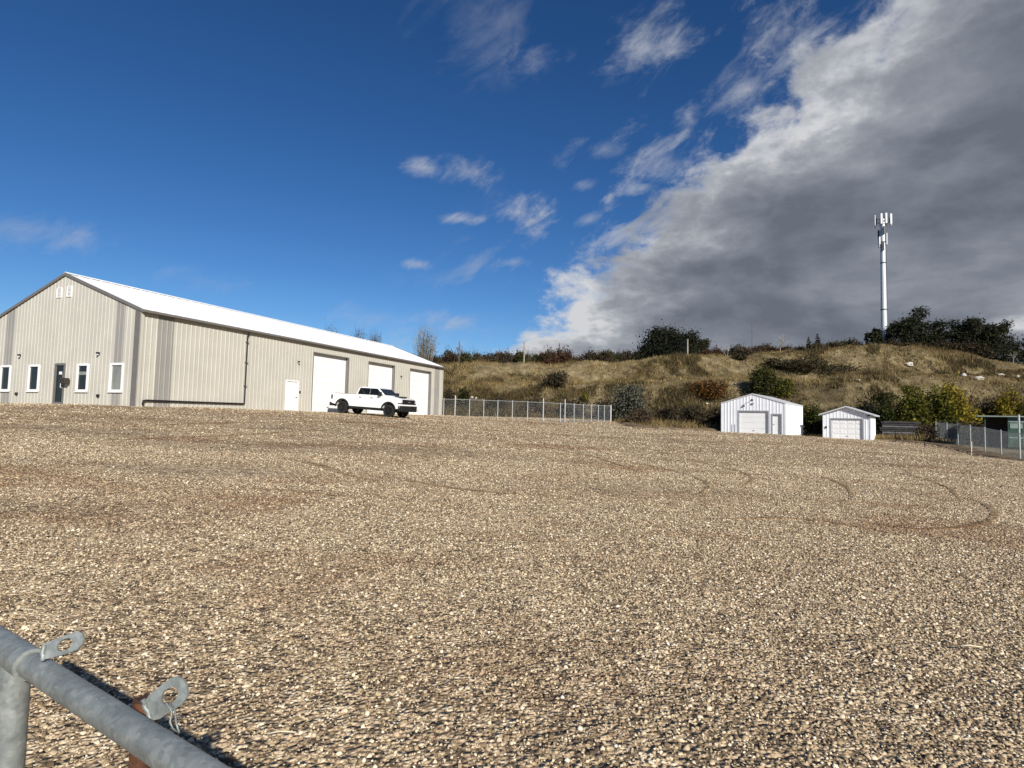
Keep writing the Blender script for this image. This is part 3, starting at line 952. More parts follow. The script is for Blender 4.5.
    h = MB(); h.tube([(-.03, 2*BW-(b-.16), .95), (-.10, 2*BW-(b-.16), .97), (-.10, 2*BW-(b-.16), 1.28), (-.03, 2*BW-(b-.16), 1.30)], .016, 6)
    h.build('door_handle', M['white'], dr)
    # dark letter box beside the door on a slanted bracket
    u = gy(68.6, 381); z = lg(68.6, 381).z
    q = MB(); gbox(q, u-.24, u+.24, .10, .34, z-.15, z+.15)
    lb = q.build('letter_box', M['mail'], root, bevel=.02)
    q = MB(); q.tube([(-.03, 2*BW-(u-.55), z+.45), (-.16, 2*BW-(u-.2), z+.1)], .022, 6)
    q.build('bracket', M['trim_grey'], lb)
    # gable vents
    for (pa, pb, pt, pb2) in ((57.3, 62.3, 288.2, 298.0), (67.4, 72.2, 286.3, 297.2)):
        u0, u1 = gy(pa, 292), gy(pb, 292); zt, zb = lg(pa, pt).z, lg(pa, pb2).z
        q = MB(); gbox(q, u0, u0+.05, .0, .05, zb, zt); gbox(q, u1-.05, u1, .0, .05, zb, zt); gbox(q, u0+.05, u1-.05, .0, .05, zt-.05, zt); gbox(q, u0+.05, u1-.05, .0, .05, zb, zb+.05)
        k = zb+.07
        while k < zt-.08:
            gbox(q, u0+.05, u1-.05, .01, .04, k, k+.045); k += .075
        q.build('vent', M['vinyl'], root)
    # wall lights
    def wlight(mx):
        q = MB(); q.box(-.06, .06, -.04, 0, -.08, .08, M=mx)
        o = q.build('wall_lamp', M['black'], root)
        q = MB(); q.box(-.06, .06, -.13, -.04, -.02, .07, M=mx); q.build('lamp_hood', M['black'], o)
        q = MB(); q.box(-.06, .06, -.14, -.05, -.09, -.035, M=mx); q.build('lamp_lens', M['lamp'], o)
    for (px, py) in ((298, 362.2), (400.7, 376.6)):
        p = ls(px, py); wlight(Matrix.Translation((p.x, -.025, p.z)))
    for (px, py) in ((20.8, 355.6), (99.4, 353.6)):
        p = lg(px, py); wlight(Matrix.Translation((-.025, p.y, p.z)) @ Matrix.Rotation(-PI/2, 4, 'Z'))
    for (px, py) in ((17.5, 393.8), (99, 395.8)):
        p = lg(px, py)
        MB().box(-.11, -.02, p.y-.09, p.y+.09, p.z-.07, p.z+.08).build('outlet_cover', M['black'], root, bevel=.015)
    # black downpipe and the long pipe led along the foot of the wall
    a = ls(247.2, 332); b = ls(243.0, 402.6)
    xd = (a.x+b.x)/2
    zl = .36
    xe = ls(140.5, 404).x
    q = MB(); q.tube([(xd, -.20, BH-.12), (xd, -.18, BH-.26), (xd, -.10, BH-.45), (xd, -.09, BH-.8), (xd, -.09, zl+.12), (xd-.02, -.09, zl+.03), (xd-.12, -.09, zl)], .05, 8)
    q.build('downpipe', M['pipe_black'], root, smooth=True)
    q = MB(); q.tube([(xd-.12, -.09, zl), (xe+3, -.10, zl-.02), (xe+.25, -.10, zl-.03), (xe+.05, -.12, zl-.06), (xe, -.15, .10)], .05, 8)
    q.build('drain_pipe', M['pipe_black'], root, smooth=True)
    for z in (1.5, 3.0, 4.3):
        MB().box(xd-.09, xd+.09, -.17, -.02, z, z+.04).build('pipe_clip', M['trim_grey'], root)
workshop()

# ------------------------------------------------------------------ pickup
def pickup():
    pr = at(342.6, 413.7, 42.6)
    h = Vector((0.925, -0.38, 0)).normalized()
    org = Vector((pr.x, pr.y, 0)) + h*2.02 + Vector((-h.y, h.x, 0))*0.86
    ang = math.atan2(h.y, h.x)
    # set on the ground by its wheels
    g = [hz1(*(org + h*sx*2.02 + Vector((-h.y, h.x, 0))*sy*.86)[:2]) for sx in (-1, 1) for sy in (-1, 1)]
    pitch_ = math.atan(((g[0]+g[1])-(g[2]+g[3]))/2/4.04)
    root = empty('pickup_truck', (org.x, org.y, sum(g)/4 + .012), ang)
    root.rotation_euler = (0, pitch_, ang)
    tag(root, 'white crew cab pickup with black grille, bumper and wheels, parked before the overhead doors', 'pickup truck')
    R = .445
    XF, XR = 2.02, -2.02
    Wd = 1.0
    def arch(cx, r, a0=12, a1=168, n=12):
        return [(cx + r*math.cos(math.radians(a)), .48 + r*math.sin(math.radians(a))) for a in np.linspace(a0, a1, n)]
    # lower body outline seen from the side (x, z)
    b0 = .60
    bot = [(2.95, .66), (XF+.56, .62)] + arch(XF, .56) + [(XF-.56, b0), (XR+.56, b0)] + arch(XR, .56) + [(XR-.56, .64), (-3.0, .72)]
    bed_top = [(-3.04, 1.44), (-.86, 1.47), (-.84, 1.47)]
    hood = [(1.50, 1.50), (2.0, 1.48), (2.6, 1.43), (2.9, 1.36), (3.0, 1.22), (3.02, .9)]
    mb = MB()
    outline = [p for p in bot] + bed_top + hood
    outline = outline[::-1]
    # full-width slab of body, narrowed at the top by a second skin
    mb.prism(outline, 'y', -Wd, Wd)
    body = mb.build('body', M['truck'], root, bevel=.035, smooth=True, auto=35)
    # bed is solid: a black slab stands in for the shaded well
    q = MB(); q.box(-2.90, -.98, -.80, .80, 1.445, 1.452+.03)
    q.v = [(x, y, z if z > 1.46 else z) for x, y, z in q.v]
    q.build('bed_well_shade', M['black'], root)
    # cab
    c = MB()
    lo, hi = .965, .76
    prof = [(-.90, 1.46), (1.66, 1.48), (.92, 2.01), (.66, 2.06), (-.45, 2.07), (-.76, 2.02)]
    n = len(prof)
    def wy(z): return lo + (hi-lo)*min(1, (z-1.46)/(2.03-1.46))
    vs = [(x, -wy(z), z) for x, z in prof] + [(x, wy(z), z) for x, z in prof]
    i = len(c.v); c.v += vs
    c.f.append(tuple(range(n))); c.m.append(0); c.f.append(tuple(n+k for k in reversed(range(n)))); c.m.append(0)
    for k in range(n):
        k2 = (k+1) % n
        c.f.append((k, n+k, n+k2, k2)); c.m.append(0)
    c.build('cab', M['truck'], root, bevel=.05, smooth=True, auto=35)
    # side glass: polygons just proud of the sloped cab sides
    def sideglass(name, pts, s):
        q = MB()
        P1 = [(x, s*(wy(z)+.006), z) for x, z in pts]; P2 = [(x, s*(wy(z)-.01), z) for x, z in pts]
        q.poly(P1); q.poly(P2[::-1])
        for k in range(len(pts)):
            k2 = (k+1) % len(pts); q.poly([P1[k], P2[k], P2[k2], P1[k2]])
        q.build(name, M['carglass'], root)
    for s in (-1, 1):
        sideglass('side_window', [(-.76, 1.50), (.268, 1.50), (.268, 1.975), (-.66, 1.975)], s)
        sideglass('side_window', [(.282, 1.50), (1.48, 1.50), (.84, 1.975), (.282, 1.975)], s)
    def slab(name, a, b, ya, yb, m, off=.012):
        # sheet from (x,z) a to b, half widths ya, yb
        ax, az = a; bx, bz = b
        nx, nz = (bz-az), -(bx-ax)
        l = math.hypot(nx, nz); nx /= l; nz /= l
        if nz < 0 and abs(nz) > .1: nx, nz = -nx, -nz
        q = MB()
        P1 = [(ax+nx*off, -ya, az+nz*off), (ax+nx*off, ya, az+nz*off), (bx+nx*off, yb, bz+nz*off), (bx+nx*off, -yb, bz+nz*off)]
        P2 = [(x-nx*.02, y, z-nz*.02) for x, y, z in P1]
        q.poly(P1); q.poly(P2[::-1])
        for k in range(4):
            k2 = (k+1) % 4; q.poly([P1[k], P2[k], P2[k2], P1[k2]])
        return q.build(name, m, root)
    slab('windshield', (1.58, 1.54), (.98, 1.97), .88, .72, M['carglass'])
    slab('rear_window', (-.885, 1.55), (-.79, 1.95), .72, .62, M['carglass'])
    # wheels
    for sx in (XF, XR):
        for sy in (-1, 1):
            wy0 = sy*.86
            q = MB()
            segs = 28
            profw = [(-.14, R-.13), (-.15, R-.03), (-.12, R), (.12, R), (.15, R-.03), (.14, R-.13)]
            for k in range(segs):
                for (yy, rr) in profw:
                    q.v.append((sx + rr*math.cos(2*PI*k/segs), wy0+yy, R + rr*math.sin(2*PI*k/segs)))
            m = len(profw)
            for k in range(segs):
                k2 = (k+1) % segs
                for j in range(m):
                    j2 = (j+1) % m
                    q.f.append((k*m+j, k2*m+j, k2*m+j2, k*m+j2)); q.m.append(0)
            wo_ = q.build('wheel', M['rubber'], root, smooth=True, auto=50)
            q = MB()
            q.tube([(sx, wy0+sy*.06, R), (sx, wy0+sy*.09, R)], .30, 20)
            for k in range(6):
                a = k*PI/3
                q.box(.06, .29, -.03, .03, -.035, .035, M=Matrix.Translation((sx, wy0+sy*.115, R)) @ Matrix.Rotation(a, 4, 'Y'))
            q.tube([(sx, wy0+sy*.09, R), (sx, wy0+sy*.16, R)], .07, 12)
            q.build('rim', M['rim'], wo_)
    # arch flares
    for cx in (XF, XR):
        for s in (-1, 1):
            o1 = arch(cx, .63, 0, 180, 14); o2 = arch(cx, .545, 0, 180, 14)
            q = MB()
            ya, yb = s*(Wd-.01), s*(Wd+.055)
            for k in range(13):
                A, B, C_, D_ = o1[k], o1[k+1], o2[k+1], o2[k]
                q.poly([(A[0], yb, A[1]), (B[0], yb, B[1]), (C_[0], yb, C_[1]), (D_[0], yb, D_[1])])
                q.poly([(A[0], ya, A[1]), (B[0], ya, B[1]), (B[0], yb, B[1]), (A[0], yb, A[1])])
                q.poly([(D_[0], ya, D_[1]), (C_[0], ya, C_[1]), (C_[0], yb, C_[1]), (D_[0], yb, D_[1])])
            q.build('wheel_arch', M['black'], root)
    # grille, emblem, bumper, lights
    g_ = MB(); g_.box(2.98, 3.05, -.80, .80, .98, 1.32)
    for k in range(5):
        g_.box(3.04, 3.07, -.77, .77, 1.0+k*.062, 1.025+k*.062)
    go = g_.build('grille', M['black'], root, bevel=.01)
    MB().prism([(-.15, 1.12), (-.055, 1.12), (-.055, 1.105), (.055, 1.105), (.055, 1.12), (.15, 1.12), (.17, 1.175), (.055, 1.175), (.055, 1.19), (-.055, 1.19), (-.055, 1.175), (-.17, 1.175)], 'x', 3.072, 3.085).build('emblem', M['trim_grey'], go)
    for s in (-1, 1):
        q = MB(); q.box(2.85, 3.035, s*.805 if s > 0 else -.985, .985 if s > 0 else -.805, 1.06, 1.27)
        q.build('headlight', M['lamp'], root, bevel=.02)
        q = MB(); q.box(2.78, 3.028, .675 if s > 0 else -1.008, 1.008 if s > 0 else -.675, .98, 1.055)
        q.build('fog_light', M['black'], root, bevel=.01)
        q = MB(); q.box(-3.07, -2.92, .86 if s > 0 else -1.012, 1.012 if s > 0 else -.86, 1.02, 1.34)
        q.build('tail_light', M['black'], root, bevel=.02)
        # mirror
        q = MB(); q.box(1.22, 1.38, s*.98 if s > 0 else -1.23, 1.23 if s > 0 else -.98, 1.46, 1.76)
        mo = q.build('mirror', M['black'], root, bevel=.03)
        MB().box(1.25, 1.34, .93 if s > 0 else -1.0, 1.0 if s > 0 else -.93, 1.44, 1.50).build('mirror_arm', M['black'], mo)
        # handles, sill step, moulding, door seams
        for xx in (-.58, .42):
            MB().box(xx, xx+.22, s*1.0 if s > 0 else -1.035, 1.035 if s > 0 else -1.0, 1.27, 1.305).build('door_handle', M['black'], root, bevel=.008)
        for xx in (-.87, .26, 1.44):
            MB().box(xx-.006, xx+.006, s*1.0 if s > 0 else -1.002, 1.002 if s > 0 else -1.0, .66, 1.45).build('door_seam', M['trim_grey'], root)
        MB().box(-1.3, 1.35, .88 if s > 0 else -1.09, 1.09 if s > 0 else -.88, .44, .52).build('running_board', M['black'], root, bevel=.02)
        MB().box(-1.44, 1.44, s*.80 if s > 0 else -.985, .985 if s > 0 else -.80, .535, .605).build('rocker_panel', M['black'], root)
    q = MB(); q.box(2.76, 3.14, -1.0, 1.0, .46, .90)
    q.box(3.1, 3.17, -.75, .75, .52, .68)
    q.build('front_bumper', M['black'], root, bevel=.05)
    q = MB(); q.box(3.0, 3.145, -1.002, 1.002, .86, .97)
    q.build('bumper_cap', M['truck'], root, bevel=.03)
    q = MB(); q.box(-3.22, -3.0, -.98, .98, .52, .78)
    q.build('rear_bumper', M['black'], root, bevel=.04)
    MB().box(-3.05, -3.03, -.72, .72, .84, 1.40).build('tailgate', M['truck'], root, bevel=.01)
    MB().box(2.0, 2.68, -.34, .34, 1.44, 1.525).build('hood_scoop', M['black'], root, bevel=.04)
    q = MB(); q.box(-2.9, 2.7, -.42, .42, .40, .62); q.box(XF-.07, XF+.07, -.8, .8, .36, .50); q.box(XR-.09, XR+.09, -.8, .8, .34, .54)
    q.box(XF-.57, XF+.57, -.68, .68, .55, 1.0); q.box(XR-.57, XR+.57, -.68, .68, .55, 1.0)
    q.build('chassis', M['black'], root)
    q = MB(); q.prism([(1.9, 1.5), (1.9, 1.5), (1.9, 1.5)], 'y', 0, 0) if False else q.box(-.3, -.22, -.02, .02, 2.05, 2.10)
    q.build('roof_aerial', M['black'], root)
pickup()

# ------------------------------------------------------------------ the two white sheds
def shed(nm, label, corner_px, corner_py, Yc, fdir, w_, l_, eave, rise, gdoor, mdoor, ovh, panels, fixture):
    P = at(corner_px, corner_py, Yc)      # front right corner at the ground
    fd = Vector((fdir[0], fdir[1], 0)).normalized()         # from left to right along the front
    org = P - fd*w_
    org.z = min(hz1(*org[:2]), hz1(*P[:2])) - .0
    ang = math.atan2(fd.y, fd.x)
    root = empty(nm, org, ang)          # local x along the front, y into the building, z up
    tag(root, label, 'shed')
    zt = lambda u: eave + rise*(1-abs(u-w_/2)/(w_/2))
    zt.peak = w_/2
    ops = [gdoor] + ([mdoor] if mdoor else [])
    rib_wall(w_, zt, ops, pitch=.305, rib=.08, depth=.025).build('front_wall', M['shed_white'], root)
    place(rib_wall(l_, eave, [], pitch=.305, rib=.08, depth=.02), Matrix.Translation((w_, 0, 0)) @ Matrix.Rotation(PI/2, 4, 'Z')).build('side_wall', M['shed_white'], root)
    place(rib_wall(l_, eave, [], pitch=.305, rib=.08, depth=.02), Matrix.Translation((0, l_, 0)) @ Matrix.Rotation(-PI/2, 4, 'Z')).build('side_wall', M['shed_white'], root)
    place(rib_wall(w_, zt, [], pitch=.305, rib=.08, depth=.02), Matrix.Translation((w_, l_, 0)) @ Matrix.Rotation(PI, 4, 'Z')).build('back_wall', M['shed_white'], root)
    MB().box(-.05, w_+.05, -.05, l_+.05, -.8, 0.0).build('foundation', M['concrete'], root)
    for (a, b) in ((-.035, .09), (w_-.09, w_+.035)):
        MB().box(a, b, -.045, -.028, 0, eave-.02).build('corner_trim', M['shed_white'], root)
    MB().box(w_+.022, w_+.04, -.045, .10, 0, eave-.02).build('corner_trim', M['shed_white'], root)
    sl_ = rise/(w_/2); th = .06
    for sgn in (-1, 1):
        xm = w_/2; xe = w_/2 + sgn*(w_/2+ovh); zr = eave+rise; ze = eave - ovh*sl_
        q = MB()
        n = int((l_+2*ovh)/.305)
        ys = []
        for k in range(n+1):
            y = -max(ovh, .04)+k*.305
            ys += [(y, 0), (y+.03, .02), (y+.06, .02), (y+.09, 0)]
        ys = [p for p in ys if p[0] < l_+ovh] + [(l_+max(ovh, .04), 0)]
        for (a, ha), (b, hb) in zip(ys[:-1], ys[1:]):
            q.poly([(xm, a, zr+th+ha), (xm, b, zr+th+hb), (xe, b, ze+th+hb), (xe, a, ze+th+ha)])
        q.poly([(xm, ys[0][0], zr+.015), (xm, ys[-1][0], zr+.015), (xe, ys[-1][0], ze+.015), (xe, ys[0][0], ze+.015)])
        q.build('roof', M['shed_roof'], root, fix=False)
        for yy in (-max(ovh, .04)-.025, l_+max(ovh, .04)):
            f = MB()
            f.v = [(xm, yy, zr-.07), (xm, yy+.025, zr-.07), (xm, yy+.025, zr+th+.03), (xm, yy, zr+th+.03), (xe, yy, ze-.07), (xe, yy+.025, ze-.07), (xe, yy+.025, ze+th+.03), (xe, yy, ze+th+.03)]
            f.f = [(0,1,2,3), (7,6,5,4), (0,4,5,1), (1,5,6,2), (2,6,7,3), (3,7,4,0)]; f.m = [0]*6
            f.v = [(x, y, z+(.035 if k % 4 in (0, 1) else -.02)) for k, (x, y, z) in enumerate(f.v)]
            f.build('rake_trim', M['shed_edge'], root)
        f = MB(); f.box(min(xe, xe+sgn*.04), max(xe, xe+sgn*.04), ys[0][0]-.02, ys[-1][0]+.02, ze-.07, ze+th+.02)
        f.build('eave_trim', M['shed_edge'], root)
    # garage door
    a, b, z0, z1 = gdoor
    rows = 4
    d = MB(); d.box(a, b, .14, .17, 0, z1)
    for k in range(rows):
        d.box(a+.01, b-.01, .11, .139, k*z1/rows+.008, (k+1)*z1/rows-.008)
        if panels:
            nc = panels
            cw = (b-a)/nc
            for c in range(nc):
                d.box(a+c*cw+.09, a+(c+1)*cw-.09, .095, .109, k*z1/rows+.09, (k+1)*z1/rows-.09)
    dd = d.build('garage_door', M['white'], root)
    f = MB(); f.box(b, b+.10, -.05, .18, 0, z1+.10); f.box(a-.10, a, -.05, .18, 0, z1+.10); f.box(a, b, -.05, .18, z1, z1+.10)
    f.build('door_frame', M['shed_trim'], dd)
    MB().box((a+b)/2-.08, (a+b)/2+.08, .07, .11, .3, .34).build('door_handle', M['black'], dd)
    if mdoor:
        a, b, z0, z1 = mdoor
        d = MB().box(a+.04, b-.04, .12, .16, .02, z1-.03).build('entry_door', M['white'], root)
        f = MB(); f.box(b-.04, b+.07, -.05, .18, 0, z1+.06); f.box(a-.07, a+.04, -.05, .18, 0, z1+.06); f.box(a+.04, b-.04, -.05, .18, z1-.03, z1+.06)
        f.build('door_frame', M['shed_trim'], d)
        MB().box(a+.12, a+.17, .06, .12, .95, 1.02).build('door_handle', M['black'], d)
    if fixture == 'lamp':
        x = w_/2 + .05; z = eave+rise-.62
        q = MB(); q.tube([(x, -.03, z), (x, -.32, z+.12), (x, -.55, z+.10)], .022, 8)
        o = q.build('yard_lamp', M['black'], root)
        q = MB(); q.tube([(x, -.55, z+.12), (x, -.55, z+.02), (x, -.55, z-.08)], [.04, .09, .12], 12)
        q.build('lamp_shade', M['black'], o)
        MB().box(x-.10, x+.10, -.12, -.03, z-.38, z-.22).build('switch_box', M['shed_trim'], root)
        for xx in (1.05, 1.32):
            MB().box(xx, xx+.03, -.06, -.03, .0, .9).build('conduit', M['shed_trim'], root)
    else:
        MB().box(.18, .34, -.10, -.03, 1.05, 1.25).build('meter_box', M['black'], root)
        MB().box(w_-.28, w_-.05, -.22, -.03, eave-.22, eave-.08).build('flood_lamp', M['black'], root)
    return root
shed('garage_shed', 'larger white ribbed steel shed with garage door, narrow side door and lamp on its gable', 785.6, 434.5, 55.0, (.80, -.60), 5.98, 8.3, 3.0, .90,
     (1.72, 4.42, 0, 2.2), (4.80, 5.62, 0, 1.95), 0.0, 0, 'lamp')
shed('garage_shed', 'smaller white garage shed with overhanging gable roof and panelled door', 871.0, 439.6, 56.0, (.80, -.60), 4.1, 4.6, 2.50, .72,
     (.72, 3.42, 0, 2.0), None, .32, 4, 'box')

# ------------------------------------------------------------------ chain-link fences
def chain_fence(label, pts, hgt, posts, tall=(), tallh=0.45, r_=.03, pale=(), end_cap=True):
    """pts: ground points (x, y) along the line; posts: distances from the start"""
    P_ = [Vector((p[0], p[1])) for p in pts]
    cum = [0]
    for a, b in zip(P_[:-1], P_[1:]): cum.append(cum[-1]+(b-a).length)
    def pos(s):
        for k in range(len(P_)-1):
            if s <= cum[k+1] or k == len(P_)-2:
                t = (s-cum[k])/(cum[k+1]-cum[k])
                return P_[k].lerp(P_[k+1], t)
    o3 = Vector((P_[0].x, P_[0].y, hz1(*P_[0])))
    root = empty('chain_link_fence', o3)
    tag(root, label, 'fence')
    L = cum[-1]
    ss = np.arange(0, L+.001, .5)
    gz = {}
    G = [hz1(*pos(s)) for s in ss]
    gf = lambda s: float(np.interp(s, ss, G))
    loc = lambda s, z: Vector((*pos(s), gf(s)+z)) - o3
    for i, s in enumerate(posts):
        rr = r_*(1.5 if i in tall or i in pale else 1)
        hh = hgt + (tallh if i in tall else .04)
        q = MB(); q.tube([loc(s, -.3), loc(s, hh)], rr, 8)
        q.tube([loc(s, hh), loc(s, hh+.05)], [rr*1.25, rr*.4], 8)
        q.build('post', M['vinyl'] if i in pale else M['galv_post'], root)
    q = MB(); q.tube([loc(s, hgt) for s in np.linspace(0, L, max(2, int(L/2)))], .022, 6)
    q.build('top_rail', M['galv_post'], root)
    # wires: real diagonals
    V = []; Fc = []
    pit = .065; rad = .0018
    n = int((L+hgt)/pit)
    for dirn in (1, -1):
        for k in range(n):
            s0 = k*pit - (hgt if dirn > 0 else 0); s1 = s0 + hgt*dirn if dirn > 0 else s0 - hgt
            a = s0; b = s0 + hgt*dirn
            za, zb = 0.03, hgt
            # clip to the fence
            def cl(a, za, b, zb):
                if a < 0: za = za + (zb-za)*(0-a)/(b-a); a = 0
                if a > L: za = za + (zb-za)*(L-a)/(b-a); a = L
                return a, za
            if max(a, b) <= 0 or min(a, b) >= L: continue
            a2, za2 = cl(a, za, b, zb); b2, zb2 = cl(b, zb, a, za)
            A = loc(a2, za2); B = loc(b2, zb2)
            t = (B-A)
            if t.length < .05: continue
            t.normalize()
            u = t.orthogonal().normalized(); v = t.cross(u)
            i0 = len(V)
            for Q in (A, B):
                for m_ in range(3):
                    an = 2*PI*m_/3
                    V.append(tuple(Q + (u*math.cos(an)+v*math.sin(an))*rad))
            for m_ in range(3):
                m2 = (m_+1) % 3
                Fc.append((i0+m_, i0+m2, i0+3+m2, i0+3+m_))
    fastmesh('wire_mesh', np.array(V), np.array(Fc), M['wire'], root)
    q = MB(); q.tube([loc(s, .06) for s in np.linspace(0, L, max(2, int(L/2)))], .008, 5)
    q.build('tension_wire', M['wire'], root)
    return root
# fence beside the workshop: line comes forward to a corner, then runs back
A_ = at(441, 416, 64.0); B_ = at(564.8, 422.3, 54.0); Cc = at(610.9, 421.2, 66.0)
A_ = C0 + D1*(BL-.3) + Vector((.2, 0, 0))
L1 = (Vector(B_[:2])-Vector(A_[:2])).length; L2 = (Vector(Cc[:2])-Vector(B_[:2])).length
def px_to_s(px, a, b, L):
    d = raydir(px, 410); t = d.x/d.y
    # point on a-b with x/y = t
    dx, dy = b[0]-a[0], b[1]-a[1]
    k = (t*a[1]-a[0])/(dx-t*dy)
    return k*L
ps = [px_to_s(430+u/5.12, A_, B_, L1) for u in (70, 128, 202, 275, 347, 422, 500, 580, 668)] + [L1-.0]
ps = [max(.05, s) for s in ps]
ps2 = [L1 + px_to_s(430+u/5.12, B_, Cc, L2) for u in (738, 785, 827, 862, 893)] + [L1+L2-.05]
chain_fence('pale chain-link fence running from the far corner of the workshop towards the hillside', [A_[:2], B_[:2], Cc[:2]], 1.75, ps+ps2, tall=(1, 7, 9), tallh=.38, pale=(15,), r_=.035)
# fence on the right
R0 = at(936, 440, 58.5); R1 = at(1000, 455, 43.0)
dR = (Vector(R1[:2])-Vector(R0[:2])); LR = dR.length
e_ = Vector(R0[:2]) + dR*1.9
pr_ = [px_to_s(x, R0, R1, LR) for x in (935.6, 946.6, 957.4, 969.8, 984.2, 1000.2)]
pr_[0] = .05
chain_fence('grey chain-link fence along the right edge of the gravel yard in front of dark bushes', [R0[:2], e_], 1.83, pr_+[px_to_s(1018.6, R0, R1, LR), LR*1.55, LR*1.88], tall=(6,), tallh=1.25, r_=.038)

# marker stake in front of the right fence, and a stump of post
def stake(px, py, Y, h_, label, m, nm='stake', tilt=.05):
    p = at(px, py, Y); p.z = hz1(p.x, p.y)
    q = MB(); q.box(-.035, .035, -.02, .02, -.2, h_*.92); q.prism([(-.035, h_*.92), (.035, h_*.92), (0.0, h_)], 'y', -.02, .02)
    o = q.build(nm, m, None)
    o.location = p; o.rotation_euler = (0, tilt, .4)
    tag(o, label, 'stake')
stake(971.4, 454, 42.5, .98, 'short pale wooden stake in the dirt in front of the right fence', M['straw'])
stake(925, 446, 47.5, .42, 'low dark stub of a post where the gravel ends left of the right fence', M['wood_dark'], 'post_stub', -.1)

# ------------------------------------------------------------------ vegetation builders
def leaves(rng, lobes, n, size, flat=1.0, hollow=.55):
    """lobes: (cx,cy,cz,rx,ry,rz); leaf-sized quads spread through ragged lobes; returns verts, faces, tone"""
    L = np.array(lobes, float)
    vol = L[:, 3]*L[:, 4]*L[:, 5]
    vol = vol**.8
    pick = rng.choice(len(L), n, p=vol/vol.sum())
    d = rng.normal(size=(n, 3)); d /= np.linalg.norm(d, axis=1)[:, None]
    r = hollow + (1-hollow)*rng.random(n)**.7
    r *= 1 + .28*rng.normal(size=n)
    # clumping: displace radius by a cheap direction noise
    ph = rng.random((len(L), 3))*6
    fr = 3.5
    k = np.sin(d[:, 0]*fr*1.7+ph[pick, 0])*np.sin(d[:, 1]*fr+ph[pick, 1])*np.sin(d[:, 2]*fr*1.3+ph[pick, 2])
    r *= 1 + .30*k
    c = L[pick, :3] + d*r[:, None]*L[pick, 3:6]
    a = rng.normal(size=(n, 3)); a /= np.linalg.norm(a, axis=1)[:, None]
    b = np.cross(a, rng.normal(size=(n, 3))); b /= np.linalg.norm(b, axis=1)[:, None]
    s = size*(.5+rng.random(n))[:, None]
    a = a*s; b = b*s*.62*flat
    V = np.stack([c-a, c-b*.9+a*.1, c+a, c+b*.9], 1).reshape(-1, 3)
    Fc = np.arange(4*n).reshape(-1, 4)
    tone = np.repeat(.5*k + .25*rng.normal(size=n), 4)
    return V, Fc, tone

def trunk_mb(rng, h, r, spread, n_limb=6, start=.25):
    mb = MB()
    pts = [(0, 0, -.3)]; rs = [r*1.25]
    x = y = 0
    for k in range(1, 6):
        x += rng.normal()*h*.015; y += rng.normal()*h*.015
        pts.append((x, y, h*k/5)); rs.append(r*(1-.16*k))
    mb.tube(pts, rs, 7)
    for i in range(n_limb):
        f = start + (1-start)*i/max(1, n_limb-1)*.85
        z = h*f
        a = rng.random()*2*PI
        l = spread*(.6+.4*rng.random())
        p0 = Vector((x*f, y*f, z)); p1 = p0 + Vector((math.cos(a)*l*.5, math.sin(a)*l*.5, l*.28)); p2 = p0 + Vector((math.cos(a)*l, math.sin(a)*l, l*.55))
        mb.tube([p0, p1, p2], [r*.5*(1-f*.5), r*.3, r*.1], 5)
    return mb

def tree(nm, label, cat, base, w_, h_, leaf, seed, bark='bark', n=5000, size=.3, trunk_f=.25, lobes=None, group=None, depth=None):
    rng = np.random.default_rng(seed)
    root = empty(nm, base)
    tag(root, label, cat, group)
    dw = (depth or w_)
    if lobes is None:
        lobes = []
        for k in range(9):
            a = rng.random()*2*PI; q = rng.random()**.5
            z = h_*(trunk_f + (1-trunk_f)*(.25+.6*rng.random()))
            f = 1-.5*abs((z/h_-.55))
            lobes.append((math.cos(a)*q*w_*.30*f, math.sin(a)*q*dw*.30*f, z, w_*(.20+.08*rng.random()), dw*(.20+.08*rng.random()), h_*(.13+.07*rng.random())))
    trunk_mb(rng, h_*.75, max(.05, h_*.028), w_*.42, 8).build('trunk', M[bark], root, smooth=True)
    V, Fc, T = leaves(rng, lobes, n, size)
    fastmesh('crown', V, Fc, M[leaf], root, attr=T)
    return root

def twigs_mb(rng, w_, h_, n, r=.02, mb=None, up=.8, seg=3):
    mb = mb or MB()
    for i in range(n):
        a = rng.random()*2*PI; q = rng.random()**.6
        p = Vector((math.cos(a)*q*w_*.18, math.sin(a)*q*w_*.18, -.1))
        tip = Vector((math.cos(a)*q*w_*.5, math.sin(a)*q*w_*.5, h_*(.65+.35*rng.random())*(1-.3*q*q)))
        mid = p.lerp(tip, .5) + Vector((rng.normal()*w_*.04, rng.normal()*w_*.04, h_*.06))
        mb.tube([p, mid, tip], [r, r*.7, r*.25], seg, cap=False)
        for j in range(3):
            f = .4+.5*rng.random()
            s = p.lerp(tip, f) + Vector((0, 0, h_*.03))
            e = s + Vector((rng.normal()*w_*.12, rng.normal()*w_*.12, h_*.18*(.5+rng.random())))
            mb.tube([s, e], [r*.5, r*.2], 3, cap=False)
    return mb

